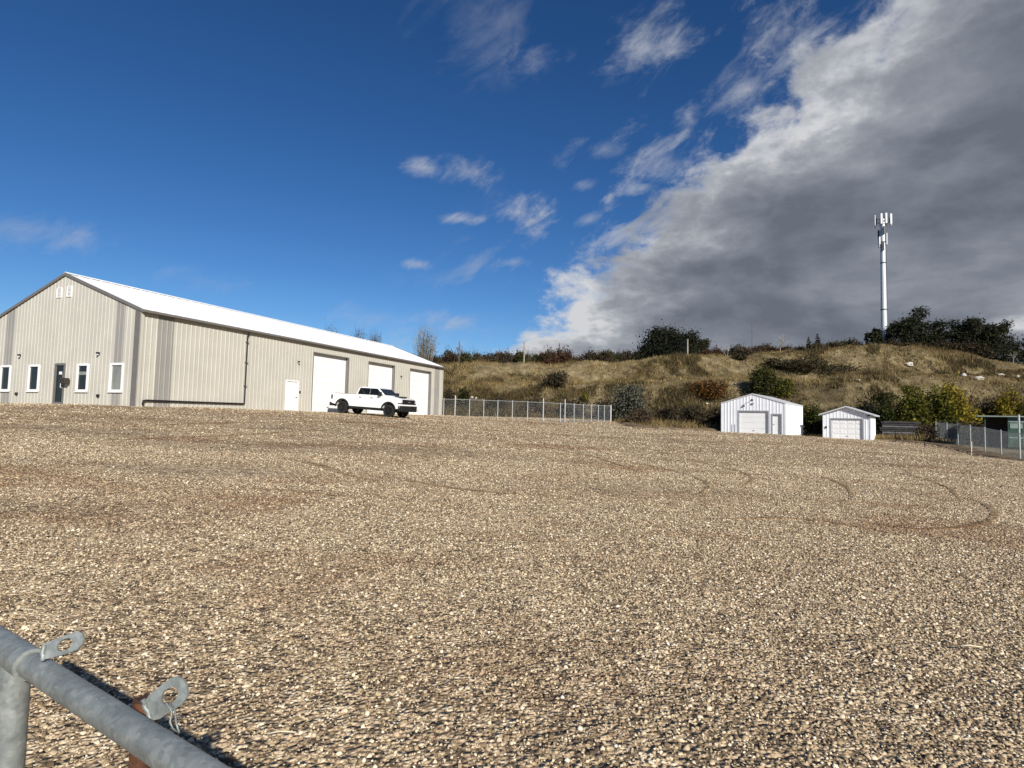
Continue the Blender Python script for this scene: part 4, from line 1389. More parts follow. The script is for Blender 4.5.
def shrub(label, base, w_, h_, leaf, seed, n=2200, size=.12, nm='shrub', cat='shrub', group=None, tw='lf_darkbrown', ntw=14, lob=7):
    rng = np.random.default_rng(seed)
    root = empty(nm, base)
    tag(root, label, cat, group)
    lobes = []
    for k in range(lob):
        a = rng.random()*2*PI; q = rng.random()**.5
        z = h_*(.30+.40*rng.random())
        lobes.append((math.cos(a)*q*w_*.28, math.sin(a)*q*w_*.28, z*(1-.2*q), w_*(.18+.10*rng.random()), w_*(.18+.10*rng.random()), h_*(.20+.12*rng.random())))
    lobes.append((0, 0, h_*.25, w_*.38, w_*.38, h_*.25))
    twigs_mb(rng, w_, h_, ntw, r=max(.012, w_*.008)).build('stems', M[tw], root)
    V, Fc, T = leaves(rng, lobes, n, size)
    V[:, 2] = np.maximum(V[:, 2], .0)
    fastmesh('foliage', V, Fc, M[leaf], root, attr=T)
    return root

def bare_tree(label, base, w_, h_, seed, m='bark', group=None, levels=4, r0=None, twiglets=0, leaf=None, cat='tree', nm='bare_tree'):
    rng = random.Random(seed)
    root = empty(nm, base)
    tag(root, label, cat, group)
    mb = MB(); tw = MB(); tips = []
    def grow(p, d, l, r, lv):
        q = p + d*l
        mid = p.lerp(q, .5) + Vector((rng.uniform(-1, 1), rng.uniform(-1, 1), 0))*l*.06
        (mb if lv < 2 else tw).tube([p, mid, q], [r, r*.82, r*.62], 6 if lv < 2 else 4, cap=False)
        if lv >= levels:
            tips.append(q); return
        for k in range(rng.choice((2, 3, 3, 4))):
            nd = (d + Vector((rng.uniform(-1, 1), rng.uniform(-1, 1), rng.uniform(-.15, .5)))*.62*(w_/h_+.35)).normalized()
            f = rng.uniform(.6, 1)
            grow(p.lerp(q, f), nd, l*rng.uniform(.55, .8), r*.55, lv+1)
    r0 = r0 or h_*.022
    nst = 1
    grow(Vector((0, 0, -.3)), Vector((0.03, 0, 1)).normalized(), h_*.36, r0, 0)
    mb.build('trunk', M[m], root, smooth=True)
    tw.build('branches', M[m], root)
    if leaf:
        r2 = np.random.default_rng(seed)
        lob = [(t.x, t.y, t.z, h_*.06, h_*.06, h_*.06) for t in tips[::2]]
        V, Fc, T = leaves(r2, lob, twiglets, h_*.018)
        fastmesh('crown', V, Fc, M[leaf], root, attr=T)
    return root

def spruce(label, base, w_, h_, seed, group=None):
    rng = np.random.default_rng(seed)
    root = empty('spruce', base); tag(root, label, 'tree', group)
    q = MB(); q.tube([(0, 0, -.3), (0, 0, h_*.5), (0, 0, h_)], [h_*.025, h_*.015, .01], 6); q.build('trunk', M['bark'], root)
    lobes = []
    z = h_*.08
    while z < h_*.97:
        rr = w_*.5*(1-z/h_)**.85
        for k in range(6):
            a = rng.random()*2*PI
            lobes.append((math.cos(a)*rr*.55, math.sin(a)*rr*.55, z, rr*.5+.03, rr*.5+.03, h_*.028))
        z += h_*.085
    V, Fc, T = leaves(rng, lobes, 1600, h_*.035, flat=.6)
    fastmesh('crown', V, Fc, M['lf_spruce'], root, attr=T)

def behind(px, Y, dz=-.15):
    d = raydir(px, 360); x = d.x/d.y*Y
    return Vector((x, Y, hz1(x, Y)+dz))
def top_h(px, py, Y):     # height needed to reach pixel row py
    b = behind(px, Y)
    return at(px, py, Y).z - b.z
mpp = lambda px, Y: px*Y/F

# dark evergreen clump on the hill top
Y = 118
b = behind(663, Y)
h_ = top_h(663, 325.5, Y); w_ = mpp(52, Y)
tree('evergreen_tree', 'large dark evergreen clump with ragged crown beside the wooden pole on the hilltop', 'tree', b, w_, h_, 'lf_dark', 3, n=15000, size=.19, trunk_f=.05,
     lobes=[(-w_*.18, 0, h_*.30, w_*.30, w_*.3, h_*.26), (w_*.05, 0, h_*.35, w_*.34, w_*.3, h_*.30), (-w_*.08, 0, h_*.62, w_*.30, w_*.28, h_*.26), (w_*.10, .5, h_*.74, w_*.26, w_*.24, h_*.22),
            (w_*.28, 0, h_*.55, w_*.22, w_*.2, h_*.26), (-w_*.15, 0, h_*.82, w_*.10, w_*.1, h_*.15), (-w_*.34, 0, h_*.42, w_*.12, w_*.12, h_*.08), (-w_*.32, 0, h_*.16, w_*.16, w_*.16, h_*.12)])
b = behind(694, Y+1); h_ = top_h(694, 329, Y+1); w_ = mpp(32, Y)
tree('evergreen_tree', 'smaller brownish green tree leaning out to the right of the large dark evergreen clump', 'tree', b, w_, h_, 'lf_tree', 4, n=7000, size=.18, trunk_f=.05,
     lobes=[(0, 0, h_*.35, w_*.34, w_*.3, h_*.30), (-w_*.12, 0, h_*.72, w_*.30, w_*.28, h_*.22), (w_*.25, 0, h_*.55, w_*.24, w_*.2, h_*.12), (w_*.38, 0, h_*.66, w_*.13, w_*.13, h_*.06), (w_*.30, 0, h_*.40, w_*.16, w_*.16, h_*.08), (0, 0, h_*.12, w_*.4, w_*.4, h_*.14)])
# right-hand dark trees
def big_dark(px, pt, wp, Y, seed, label, n=9000, leaf='lf_tree', size=.19):
    b = behind(px, Y); h_ = top_h(px, pt, Y); w_ = mpp(wp, Y)
    rng = np.random.default_rng(seed+50)
    lobes = []
    for k in range(20):
        x = (rng.random()*2-1)*.42
        zt = .93*(1-(x/.56)**2)**.5
        z = zt*(.40+.6*rng.random()**.7)
        lobes.append((x*w_, (rng.random()-.5)*w_*.5, h_*z, w_*(.08+.08*rng.random()), w_*.14, h_*(.08+.08*rng.random())))
    lobes += [(0, 0, h_*.35, w_*.36, w_*.3, h_*.26), (-w_*.1, 0, h_*.14, w_*.40, w_*.3, h_*.14)]
    tree('broad_tree', label, 'tree', b, w_, h_, leaf, seed, n=n, size=size, lobes=lobes)
big_dark(917, 310, 56, 123, 21, 'big dark olive tree just right of the cell tower on the hilltop', 17000)
big_dark(972, 315.5, 60, 121, 22, 'broad dark tree with sparse drooping crown near the right edge on the hilltop', 17000)
big_dark(1003, 322, 46, 124, 23, 'dark tree with thin outer twigs, rightmost on the hilltop', 10000)
big_dark(876, 329, 18, 120, 24, 'small dark tree at the left foot of the cell tower', 2600, size=.22)
bare_tree('pale bare tree in front of the rightmost dark hilltop trees', behind(1013, 114), 4, top_h(1013, 341, 114), 5, 'bark_pale', levels=4)
# spruces
spruce('slim dark spruce, leftmost of the small hilltop spruces', behind(808.8, 119), mpp(9, 119), top_h(808.8, 336, 119), 31)
spruce('slim dark spruce, tallest and second of the small hilltop spruces', behind(817.7, 119), mpp(12, 119), top_h(817.7, 333, 119), 32)
spruce('small dark spruce between the shrubs nearest the cell tower', behind(849.8, 119), mpp(9, 119), top_h(849.8, 336.5, 119), 33)
# bare trees
bare_tree('small bare whitish tree standing above the brown hilltop scrub', behind(780, 117), 4, top_h(780, 329, 117), 6, 'bark_pale', levels=4)
bare_tree('little bare pale tree right of the dark evergreen clump', behind(727, 116), 3, top_h(727, 341, 116), 7, 'bark_pale', levels=4)
def twig_fan(px, pt, wp, Y, label, seed, tw, leaf, n, nt):
    b = behind(px, Y); h_ = top_h(px, pt, Y)
    shrub(label, b, mpp(wp, Y), h_, leaf, seed, n=n, size=.11, nm='bare_tree', cat='tree', tw=tw, ntw=nt, lob=8)
twig_fan(329, 319, 20, 108, 'bare tree top rising over the workshop roof, left of the others', 8, 'bark', 'lf_brown', 700, 60)
twig_fan(358, 324, 20, 109, 'bare tree showing over the workshop roof in the middle', 9, 'bark', 'lf_brown', 700, 60)
twig_fan(374, 327, 18, 110, 'bare tree over the workshop roof, third from the left', 10, 'bark', 'lf_brown', 700, 60)
twig_fan(424, 322, 28, 104, 'bushy half-bare tree with pale stems at the far end of the workshop roof', 12, 'bark_pale', 'lf_olive', 1300, 70)
bare_tree('thin bare sapling beside the far end of the workshop', behind(459, 112), 2.0, top_h(459, 334, 112), 13, 'bark', levels=4)

# hedge of shrubs along the hill top: countable bushes
rng = np.random.default_rng(77)
kinds = [('lf_olive', 'olive green bush in the hilltop row'), ('lf_darkbrown', 'dark twiggy bush in the hilltop row'), ('lf_brown', 'bare brown bush in the hilltop row'), ('lf_red', 'reddish brown bush in the hilltop row')]
protos = {}
LM = [(0, 'right of the workshop roof end tree'), (459, 'right of the thin bare sapling'), (524, 'right of the thin pale pole'), (704, 'right of the dark evergreen clump'), (780, 'right of the bare whitish tree'), (818, 'right of the tallest spruce'), (884, 'right of the cell tower')]
ORD = ['first', 'second', 'third', 'fourth', 'fifth', 'sixth', 'seventh', 'eighth', 'ninth', 'tenth', 'eleventh', 'twelfth', 'thirteenth', 'fourteenth', 'fifteenth']
CNT = {}
def hedge(px, pt, wp, Y, kind, group='shrubs along the hilltop'):
    leaf, lb = kinds[kind]
    lm = [q for q in LM if q[0] <= px][-1]
    CNT[(kind, lm[0])] = CNT.get((kind, lm[0]), 0) + 1
    lb = ORD[min(14, CNT[(kind, lm[0])]-1)] + ' ' + lb.replace(' in the hilltop row', '')
    where = ' in the hilltop row, counted ' + lm[1]
    b = behind(px, Y)
    h_ = max(1.0, top_h(px, pt, Y)); w_ = mpp(wp, Y)*1.6; h_ *= 1.08
    key = (kind, int(rng.integers(0, 2)))
    if key not in protos:
        o = shrub('', (0, 0, 0), 4.0, 3.2, leaf, 200+kind*7+key[1], n=1500, size=.16, nm='hilltop_shrub', ntw=26, tw='lf_darkbrown')
        protos[key] = (o, [c for c in COL.objects if c.parent == o])
        first = True
    else:
        first = False
    o, ch = protos[key]
    if first:
        c = o
    else:
        c = o.copy(); COL.objects.link(c)
        for k in ch:
            k2 = k.copy(); COL.objects.link(k2); k2.parent = c
    c.location = b
    c.rotation_euler = (0, 0, float(rng.random()*6.28))
    c.scale = (w_/4.0, w_/4.0, h_/3.2)
    tag(c, lb + where, 'shrub', group)
x = 404
while x < 642:
    if x < 440: k = 1; pt = 353
    elif x < 476: k = 0 if x > 452 else 1; pt = 350
    elif x < 545: k = int(rng.choice([0, 1, 1, 2])); pt = 351
    elif x < 568: k = 3; pt = 346
    elif x < 600: k = int(rng.choice([1, 2])); pt = 352
    else: k = int(rng.choice([0, 1])); pt = 350
    hedge(x, pt+rng.normal()*1.8, 9+rng.random()*4, 116+rng.random()*5, k)
    x += 4.5+rng.random()*2.5
x = 704
while x < 880:
    pt = 348 if x < 731 else (344 if x < 770 else (345 if x < 800 else (341 if 826 < x < 856 else 344)))
    k = int(rng.choice([1, 2, 2, 3])) if x < 800 else int(rng.choice([1, 2, 0]))
    hedge(x, pt+rng.normal()*1.4, 9+rng.random()*4, 118+rng.random()*5, k)
    x += 5+rng.random()*3
x = 890
while x < 985:
    hedge(x, 342+rng.normal()*2, 12+rng.random()*5, 119+rng.random()*2, 1)
    x += 9+rng.random()*3

# shrubs on the slope and at its foot: (px, py of base, width px, height px, leaf, label, n, leaf size, Y or None)
SH = [
 (628, 408, 34, 34, 'lf_grey', 'silvery grey-green bush at the hill foot beside the end of the left fence', 4200, .13, 68),
 (710, 399, 38, 24, 'lf_orange', 'orange-brown bush on the slope left of the larger shed', 3200, .13, None),
 (763, 398, 34, 34, 'lf_mix', 'tall green bush on the slope behind the larger shed roof', 4200, .14, None),
 (783, 398, 18, 24, 'lf_yg', 'yellow-green bush beside the tall green bush behind the larger shed', 2200, .13, None),
 (804, 407, 12, 14, 'lf_yellow', 'small bright yellow bush behind the right end of the larger shed', 1200, .11, 70),
 (812, 432, 22, 34, 'lf_green', 'dull green bush filling the gap between the two sheds', 3000, .13, 65),
 (553, 387, 30, 19, 'lf_darkbrown', 'dark bush on the upper slope above the left fence', 2600, .14, None),
 (585, 402, 8, 12, 'lf_yg', 'small yellow-green bush on the slope above the left fence', 700, .11, None),
 (448, 402, 14, 18, 'lf_darkbrown', 'dark bush behind the fence close to the workshop corner', 1500, .13, 80),
 (463, 402, 16, 18, 'lf_olive', 'dull olive bush behind the fence near the workshop', 1700, .13, 80),
 (500, 404, 30, 11, 'lf_darkbrown', 'low dark scrub behind the left fence under the bank', 1500, .14, 79),
 (535, 405, 30, 11, 'lf_brown', 'low brown scrub behind the middle of the left fence', 1500, .14, 78),
 (575, 406, 30, 12, 'lf_darkbrown', 'low dark scrub behind the corner post of the left fence', 1500, .14, 77),
 (606, 410, 24, 14, 'lf_darkbrown', 'dark scrub left of the silvery bush', 1500, .14, 74),
 (640, 420, 30, 14, 'lf_brown', 'low brown scrub in front of the silvery bush', 1800, .12, 61),
 (668, 424, 30, 20, 'lf_darkbrown', 'dark brown thicket left of the larger shed, farthest left of three', 2600, .13, 66),
 (692, 426, 34, 22, 'lf_darkbrown', 'dark brown thicket in the middle of three left of the larger shed', 2800, .13, 65.5),
 (716, 428, 28, 24, 'lf_darkbrown', 'dark brown thicket against the left wall of the larger shed', 2600, .13, 65),
 (822, 434, 18, 22, 'lf_darkbrown', 'dark thicket at the left wall of the smaller shed', 1800, .12, 64),
 (866, 436, 28, 44, 'lf_tree', 'dark green bush rising behind the smaller shed', 3600, .14, 65),
 (884, 436, 20, 40, 'lf_green', 'olive bush right of the smaller shed', 2600, .13, 64),
 (910, 432, 46, 50, 'lf_yg', 'large green bush with yellow tips behind the stacked boards', 6500, .15, 66),
 (937, 431, 34, 48, 'lf_yg', 'tall yellow-green bush in the middle of the bushes behind the right fence', 4800, .15, 65),
 (960, 424, 40, 48, 'lf_yellow', 'bright yellow bush behind the right fence', 6500, .15, 65),
 (987, 420, 26, 28, 'lf_darkbrown', 'dark leafless bush between the two yellow bushes', 2800, .14, 66),
 (1012, 416, 34, 32, 'lf_yellow', 'yellow bush above the green shelter at the right edge', 4200, .15, 64),
 (1034, 418, 30, 34, 'lf_yg', 'yellow-green bush at the far right edge behind the green shelter', 3000, .15, 63),
 (925, 441, 18, 20, 'lf_brown', 'thin brown bush at the left end of the right fence', 1600, .10, 57),
 (900, 436, 34, 16, 'lf_darkbrown', 'low dark bush under the stacked boards', 1600, .12, 63),
 (950, 440, 26, 22, 'lf_darkbrown', 'dark undergrowth just behind the left half of the right fence', 2600, .12, 60),
 (970, 443, 26, 26, 'lf_darkbrown', 'dark undergrowth behind the middle of the right fence', 2800, .12, 57),
 (992, 447, 26, 24, 'lf_darkbrown', 'dark undergrowth behind the right fence in front of the shelter', 2600, .12, 54),
 (740, 360, 16, 8, 'lf_scrub', 'olive-brown scrub on the crest right of the dark evergreen clump', 900, .14, None),
 (800, 372, 44, 17, 'lf_scrub', 'wide olive-brown scrub patch high on the slope above the sheds', 3200, .15, None),
 (840, 376, 44, 15, 'lf_scrub', 'olive-brown scrub high on the slope left of the white boulder', 2800, .15, None),
 (775, 368, 34, 11, 'lf_scrub', 'olive-brown scrub just under the crest above the tall green bush', 2000, .15, None),
 (882, 403, 30, 12, 'lf_olive', 'low olive bush on the slope above the smaller shed', 1500, .13, None),
 (905, 392, 20, 9, 'lf_yg', 'small green bush on the slope above the large green bush', 1000, .12, None),
]
for i, (px, py, wp, hp, leaf, lb, n, size, Yb) in enumerate(SH):
    if Yb is None:
        b = ground_hit(px, py, y0=58)
    else:
        d = raydir(px, py); x = d.x/d.y*Yb; b = Vector((x, Yb, hz1(x, Yb)))
    Yb = b.y
    h_ = at(px, py-hp, Yb).z - b.z
    h_ = max(h_, mpp(hp*.6, Yb))
    b.z -= .08
    shrub(lb, b, mpp(wp, Yb)*1.12, h_*1.05, leaf, 300+i, n=n, size=size, ntw=22)

# dry grass over the hillside
def grass(name, label, mname, N, seed, hmin, hvar, nb, spread, wd0, dark):
    rng = np.random.default_rng(seed)
    t = rng.uniform(-.98, .98, N)
    Y = 55 + (122-55)*rng.random(N)**.9
    X = t*Y
    e = yard_edge(t)
    lx = (X-C0.x)*D1.x + (Y-C0.y)*D1.y; ly = (X-C0.x)*D2.x+(Y-C0.y)*D2.y
    ok = (Y > e+.3) & ~((lx > -1) & (lx < BL+1) & (ly > -1) & (ly < 2*BW+1)) & (X > -28)
    I = lambda k: np.interp(t, HT[:, 0], HT[:, k])
    yf, y1, yc = I(1), I(2), I(4)
    patch = vn(X, Y, .21) + .8*vn(X+9, Y, .55) + .5*vn(X, Y+31, 1.3)
    if dark:
        # weeds crowd foot and upper bank; on the lower bank their dark stands in for shade
        bias = -.31 + .50*((Y < y1-1) & (Y > yf-6)) + .10*((Y > yc-13) & (Y < yc-2)) + .16*np.clip((t-.25)/.25, 0, 1)*((Y > yc-14) & (Y < yc-1))
        ok &= (patch + bias + rng.normal(size=N)*.07) > .12
    else:
        ok &= (patch + rng.normal(size=N)*.25) > -.30
    X, Y = X[ok], Y[ok]; n = len(X)
    H = height(X, Y)
    hgt = (hmin+hvar*rng.random(n))*(1+1.1*np.clip(vn(X, Y, .18)*2, -.4, 1))
    a = rng.random((n, nb))*2*PI
    off = rng.normal(size=(n, nb, 2))*spread
    base = np.stack([X[:, None]+off[..., 0], Y[:, None]+off[..., 1], np.repeat(H[:, None]-.05, nb, 1)], -1)
    wd = wd0*(.7+.8*rng.random((n, nb)))
    w3 = np.stack([np.cos(a)*wd, np.sin(a)*wd, np.zeros_like(a)], -1)
    lean = rng.normal(size=(n, nb, 2))*.35*hgt[:, None, None]
    tip = base + np.concatenate([lean, (hgt[:, None]*(.6+.6*rng.random((n, nb))))[..., None]], -1)
    V = np.stack([base-w3, base+w3, tip], 2).reshape(-1, 3)
    Fc = np.arange(len(V)).reshape(-1, 3)
    tone = np.repeat(rng.normal(size=n*nb)*.4+.1, 3)
    o = fastmesh(name, V, Fc, M[mname], attr=tone)
    tag(o, label, 'grass', kind='stuff')
grass('dry_grass', 'straw coloured dry grass growing in tufts over the hillside', 'grass', 150000, 9, .22, .35, 4, .12, .035, False)
grass('dark_weeds', 'dark brown and olive weeds crowding the hillside banks and foot, standing in for shade on the lower bank', 'weeds', 230000, 19, .35, .55, 4, .16, .045, True)

# ------------------------------------------------------------------ cell tower
def tower():
    Y = 126
    b = behind(884.6, Y)
    H_ = at(883, 214, Y).z - b.z
    root = empty('cell_tower', b)
    tag(root, 'tall pale steel cell tower with panel antennas at its top on the hill', 'tower')
    r0, r1 = mpp(3.0, Y), mpp(2.3, Y)
    z1 = H_*.965
    q = MB(); q.tube([(0, 0, -.5), (0, 0, H_*.33), (0, 0, H_*.66), (0, 0, z1)], [r0, r0*.9, r0*.78, r1], 14)
    q.build('mast', M['tower'], root, smooth=True, auto=40)
    for f, k in ((.33, .92), (.655, .80), (.80, .74)):
        MB().tube([(0, 0, H_*f-.12), (0, 0, H_*f+.12)], r0*k+.05, 14).build('flange', M['antenna_dark'], root)
    # cable run and climbing rungs
    q = MB(); q.tube([(r0*.9, -.3, .5), (r0*.75, -.3, H_*.9)], .07, 5); q.tube([(-r0*.85, -.25, 2), (-r0*.72, -.2, H_*.88)], .05, 5)
    q.build('cable', M['antenna_dark'], root)
    # upper head frame
    zt = H_*.955
    q = MB()
    for k in range(3):
        a = k*2*PI/3 + .5
        c = Vector((math.cos(a), math.sin(a), 0)); s = Vector((-c.y, c.x, 0))
        for z in (zt-.5, zt+.3):
            q.tube([c*.3+Vector((0, 0, z)), c*1.2+Vector((0, 0, z))], .07, 5)
            q.tube([c*1.2-s*1.15+Vector((0, 0, z)), c*1.2+s*1.15+Vector((0, 0, z))], .055, 5)
    q.build('antenna_frame', M['antenna_dark'], root)
    for k in range(3):
        a = k*2*PI/3 + .5
        for j in (-1, 0, 1):
            mx = Matrix.Rotation(a, 4, 'Z') @ Matrix.Translation((1.38, j*1.05, zt-.1+(.15 if j == 0 else 0)))
            p = MB(); p.box(-.09, .09, -.19, .19, -1.15, 1.15, M=mx)
            o = p.build('antenna', M['antenna'], root, bevel=.03)
            p = MB(); p.box(-.34, -.12, -.15, .15, -.55, .25, M=mx); p.build('radio_unit', M['antenna_dark'], o)
    # lower ring of equipment
    for (fz, a, l) in ((.90, .3, 1.6), (.86, 2.2, 2.0), (.80, 3.2, 2.4), (.82, 5.6, 2.6), (.765, 4.2, 1.8), (.88, 4.6, 1.7)):
        mx = Matrix.Rotation(a, 4, 'Z') @ Matrix.Translation((r0*.78+.28, 0, H_*fz))
        p = MB(); p.box(-.13, .13, -.22, .22, -l/2, l/2, M=mx)
        p.build('equipment_box', M['antenna'] if l > 2.1 else M['antenna_dark'], root, bevel=.02)
    MB().tube([(0, 0, z1), (0, 0, z1+1.3)], .04, 5).build('lightning_rod', M['antenna_dark'], root)
tower()
def pole(px, pt, Y, label, m='bark_pale', r=.14, nm='wooden_pole', cross=False, cat='pole'):
    b = behind(px, Y); h_ = top_h(px, pt, Y)
    q = MB(); q.tube([(0, 0, -.5), (0, 0, h_)], [r, r*.8], 8)
    if not cross:
        q.box(-r*.9, r*.9, -r*.9, r*.9, h_, h_+.06)
        o = q.build(nm, M[m], None, smooth=False); o.location = b; tag(o, label, cat)
    else:
        root = empty(nm, b); tag(root, label, cat)
        q.build('mast', M[m], root)
pole(524, 342, 112, 'thin pale pole rising out of the hilltop shrubs above the left fence')
pole(687.5, 339.5, 112, 'pale wooden pole in front of the dark evergreen clump', r=.17)
# slim lattice mast far off
def lattice():
    Y = 300
    d = raydir(752, 340); x = d.x/d.y*Y
    z0 = hz1(x, Y); zt = at(751.3, 321, Y).z
    root = empty('lattice_mast', (x, Y, z0)); tag(root, 'very thin distant lattice mast above the hilltop scrub', 'mast')
    H_ = zt-z0; w_ = .28
    q = MB()
    cs = [(w_*math.cos(a), w_*math.sin(a)) for a in (0, 2.1, 4.2)]
    for c in cs: q.tube([(*c, 0), (*c, H_)], .035, 4)
    q.build('legs', M['antenna_dark'], root)
    q = MB(); z = 0; k = 0
    while z < H_-1.5:
        for i in range(3):
            a, b_ = cs[i], cs[(i+1) % 3]
            q.tube([(*a, z), (*b_, z+1.5)], .02, 3, cap=False)
        z += 1.5
    q.build('bracing', M['antenna_dark'], root)
lattice()

# ------------------------------------------------------------------ rocks
def rock(px, py, wp, hp, label, seed, m='rock', y0=58):
    b = ground_hit(px, py+hp*.4, y0=y0)
    w_, h_ = mpp(wp, b.y), mpp(hp, b.y)
    rng = random.Random(seed)
    bm = bmesh.new(); bmesh.ops.create_icosphere(bm, subdivisions=3, radius=1)
    off = Vector((rng.random()*50, rng.random()*50, 0))
    for v in bm.verts:
        n = mnoise.noise(v.co*1.3+off)*.45 + mnoise.noise(v.co*3.1+off)*.15
        v.co = v.co*(1+n)
        v.co.z = max(v.co.z, -.5)
        v.co.x *= w_/2; v.co.y *= w_/2*.8; v.co.z *= h_*.62
    me = bpy.data.meshes.new('boulder'); bm.to_mesh(me); bm.free(); me.materials.append(M[m])
    o = bpy.data.objects.new('boulder', me); COL.objects.link(o)
    o.location = (b.x, b.y-.2, b.z+h_*.3); o.rotation_euler = (0, 0, rng.random()*.6-.3)
    tag(o, label, 'rock')
rock(908, 364.6, 8.5, 4.2, 'largest white boulder high on the slope below the cell tower', 1)
rock(962.6, 375, 4.5, 3.0, 'small white rock on the slope, first to the right of the largest white boulder', 2)
rock(978, 378.5, 9, 3.6, 'flat greyish outcrop on the slope right of the largest white boulder', 3)
rock(1000, 375, 6, 2.6, 'low greyish rock on the slope near the right edge, left of the last white one', 4)
rock(1016.5, 376.7, 3.4, 2.8, 'small white rock on the slope nearest the right edge', 5)
rock(856.5, 380.3, 5, 2.2, 'low pale rock on the slope above the smaller shed', 6)
rock(472, 398, 3.2, 2.6, 'small white rock behind the left fence, leftmost of three close together', 7)
rock(476, 398.4, 3.0, 2.6, 'small white rock behind the left fence, middle of three close together', 8)
rock(482, 400, 2.6, 2.2, 'small white rock behind the left fence, rightmost of three close together', 9)
rock(706.5, 404.6, 2.6, 2.0, 'tiny white rock on the slope left of the larger shed', 10)

# ------------------------------------------------------------------ stack of boards between bushes
def boards():
    b = at(899, 434.5, 60.5); b.z = hz1(b.x, b.y)
    root = empty('board_stack', b, -.35)
    tag(root, 'dark stack of weathered boards with pale edges between the smaller shed and the right fence', 'lumber stack')
    rng = random.Random(4)
    z = .12
    q = MB()
    for x in (-1.4, 0, 1.4): q.box(x-.1, x+.1, -.6, .6, 0, z)
    q.build('bearer', M['wood_dark'], root)
    for k in range(8):
        h_ = .15
        a = -1.75+rng.uniform(-.15, .15); e = 1.75+rng.uniform(-.2, .2)
        MB().box(a, e, -.6+rng.uniform(-.05, .08), .6, z, z+h_).build('board_layer', M['wood_grey'] if k % 3 == 2 else M['wood_dark'], root)
        z += h_
        q = MB()
        q.box(-1.45, 1.4, -.45, .5, z, z+.06)
        q.build('spacer', M['wood_dark'], root)
        z += .06
boards()

# ------------------------------------------------------------------ green shelter at the right edge
def shelter():
    Y = 50
    pl_ = at(985, 440, Y)
    x0 = pl_.x; x1 = at(1062, 440, Y).x
    zg = min(hz1(x0, Y), hz1(x1, Y+3))
    zt = at(1000, 416, Y).z - zg
    root = empty('green_shelter', (x0, Y, zg), -.66)
    tag(root, 'green steel shelter with flat pale roof and open dark bay behind the right fence', 'shelter')
    w_ = 4.9
    q = MB(); q.box(-.5, w_+.3, -.35, 3.2, zt-.10, zt); q.build('roof', M['green_pale'], root, bevel=.01)
    q = MB(); q.box(0, w_, 2.9, 2.96, 0, zt-.1); q.build('back_wall', M['wood_dark'], root)
    q = MB(); q.box(w_-.06, w_, 0, 2.9, 0, zt-.1); q.build('side_wall', M['green'], root)
    # closed green part on the right
    xs = 1.56
    n = 4
    for k in range(n):
        a = xs + k*(w_-xs)/n
        MB().box(a+.02, a+(w_-xs)/n-.02, -.02, .03, .1, zt-.12).build('wall_panel', M['green'], root, bevel=.01)
    q = MB(); q.box(xs, w_, -.05, -.022, zt-.55, zt-.40); q.box(xs, w_, -.05, -.022, .85, .95); q.build('girt', M['green_pale'], root)
    for xx in (.1, 1.3):
        MB().box(xs+xx, xs+xx+.8, -.06, -.023, zt-1.05, zt-.62).build('window', M['green_pale'], root)
    for x in (0.0, xs-.04, w_-.1):
        MB().box(x, x+.07, -.10, -.021, 0, zt-.10).build('post', M['green'], root)
shelter()

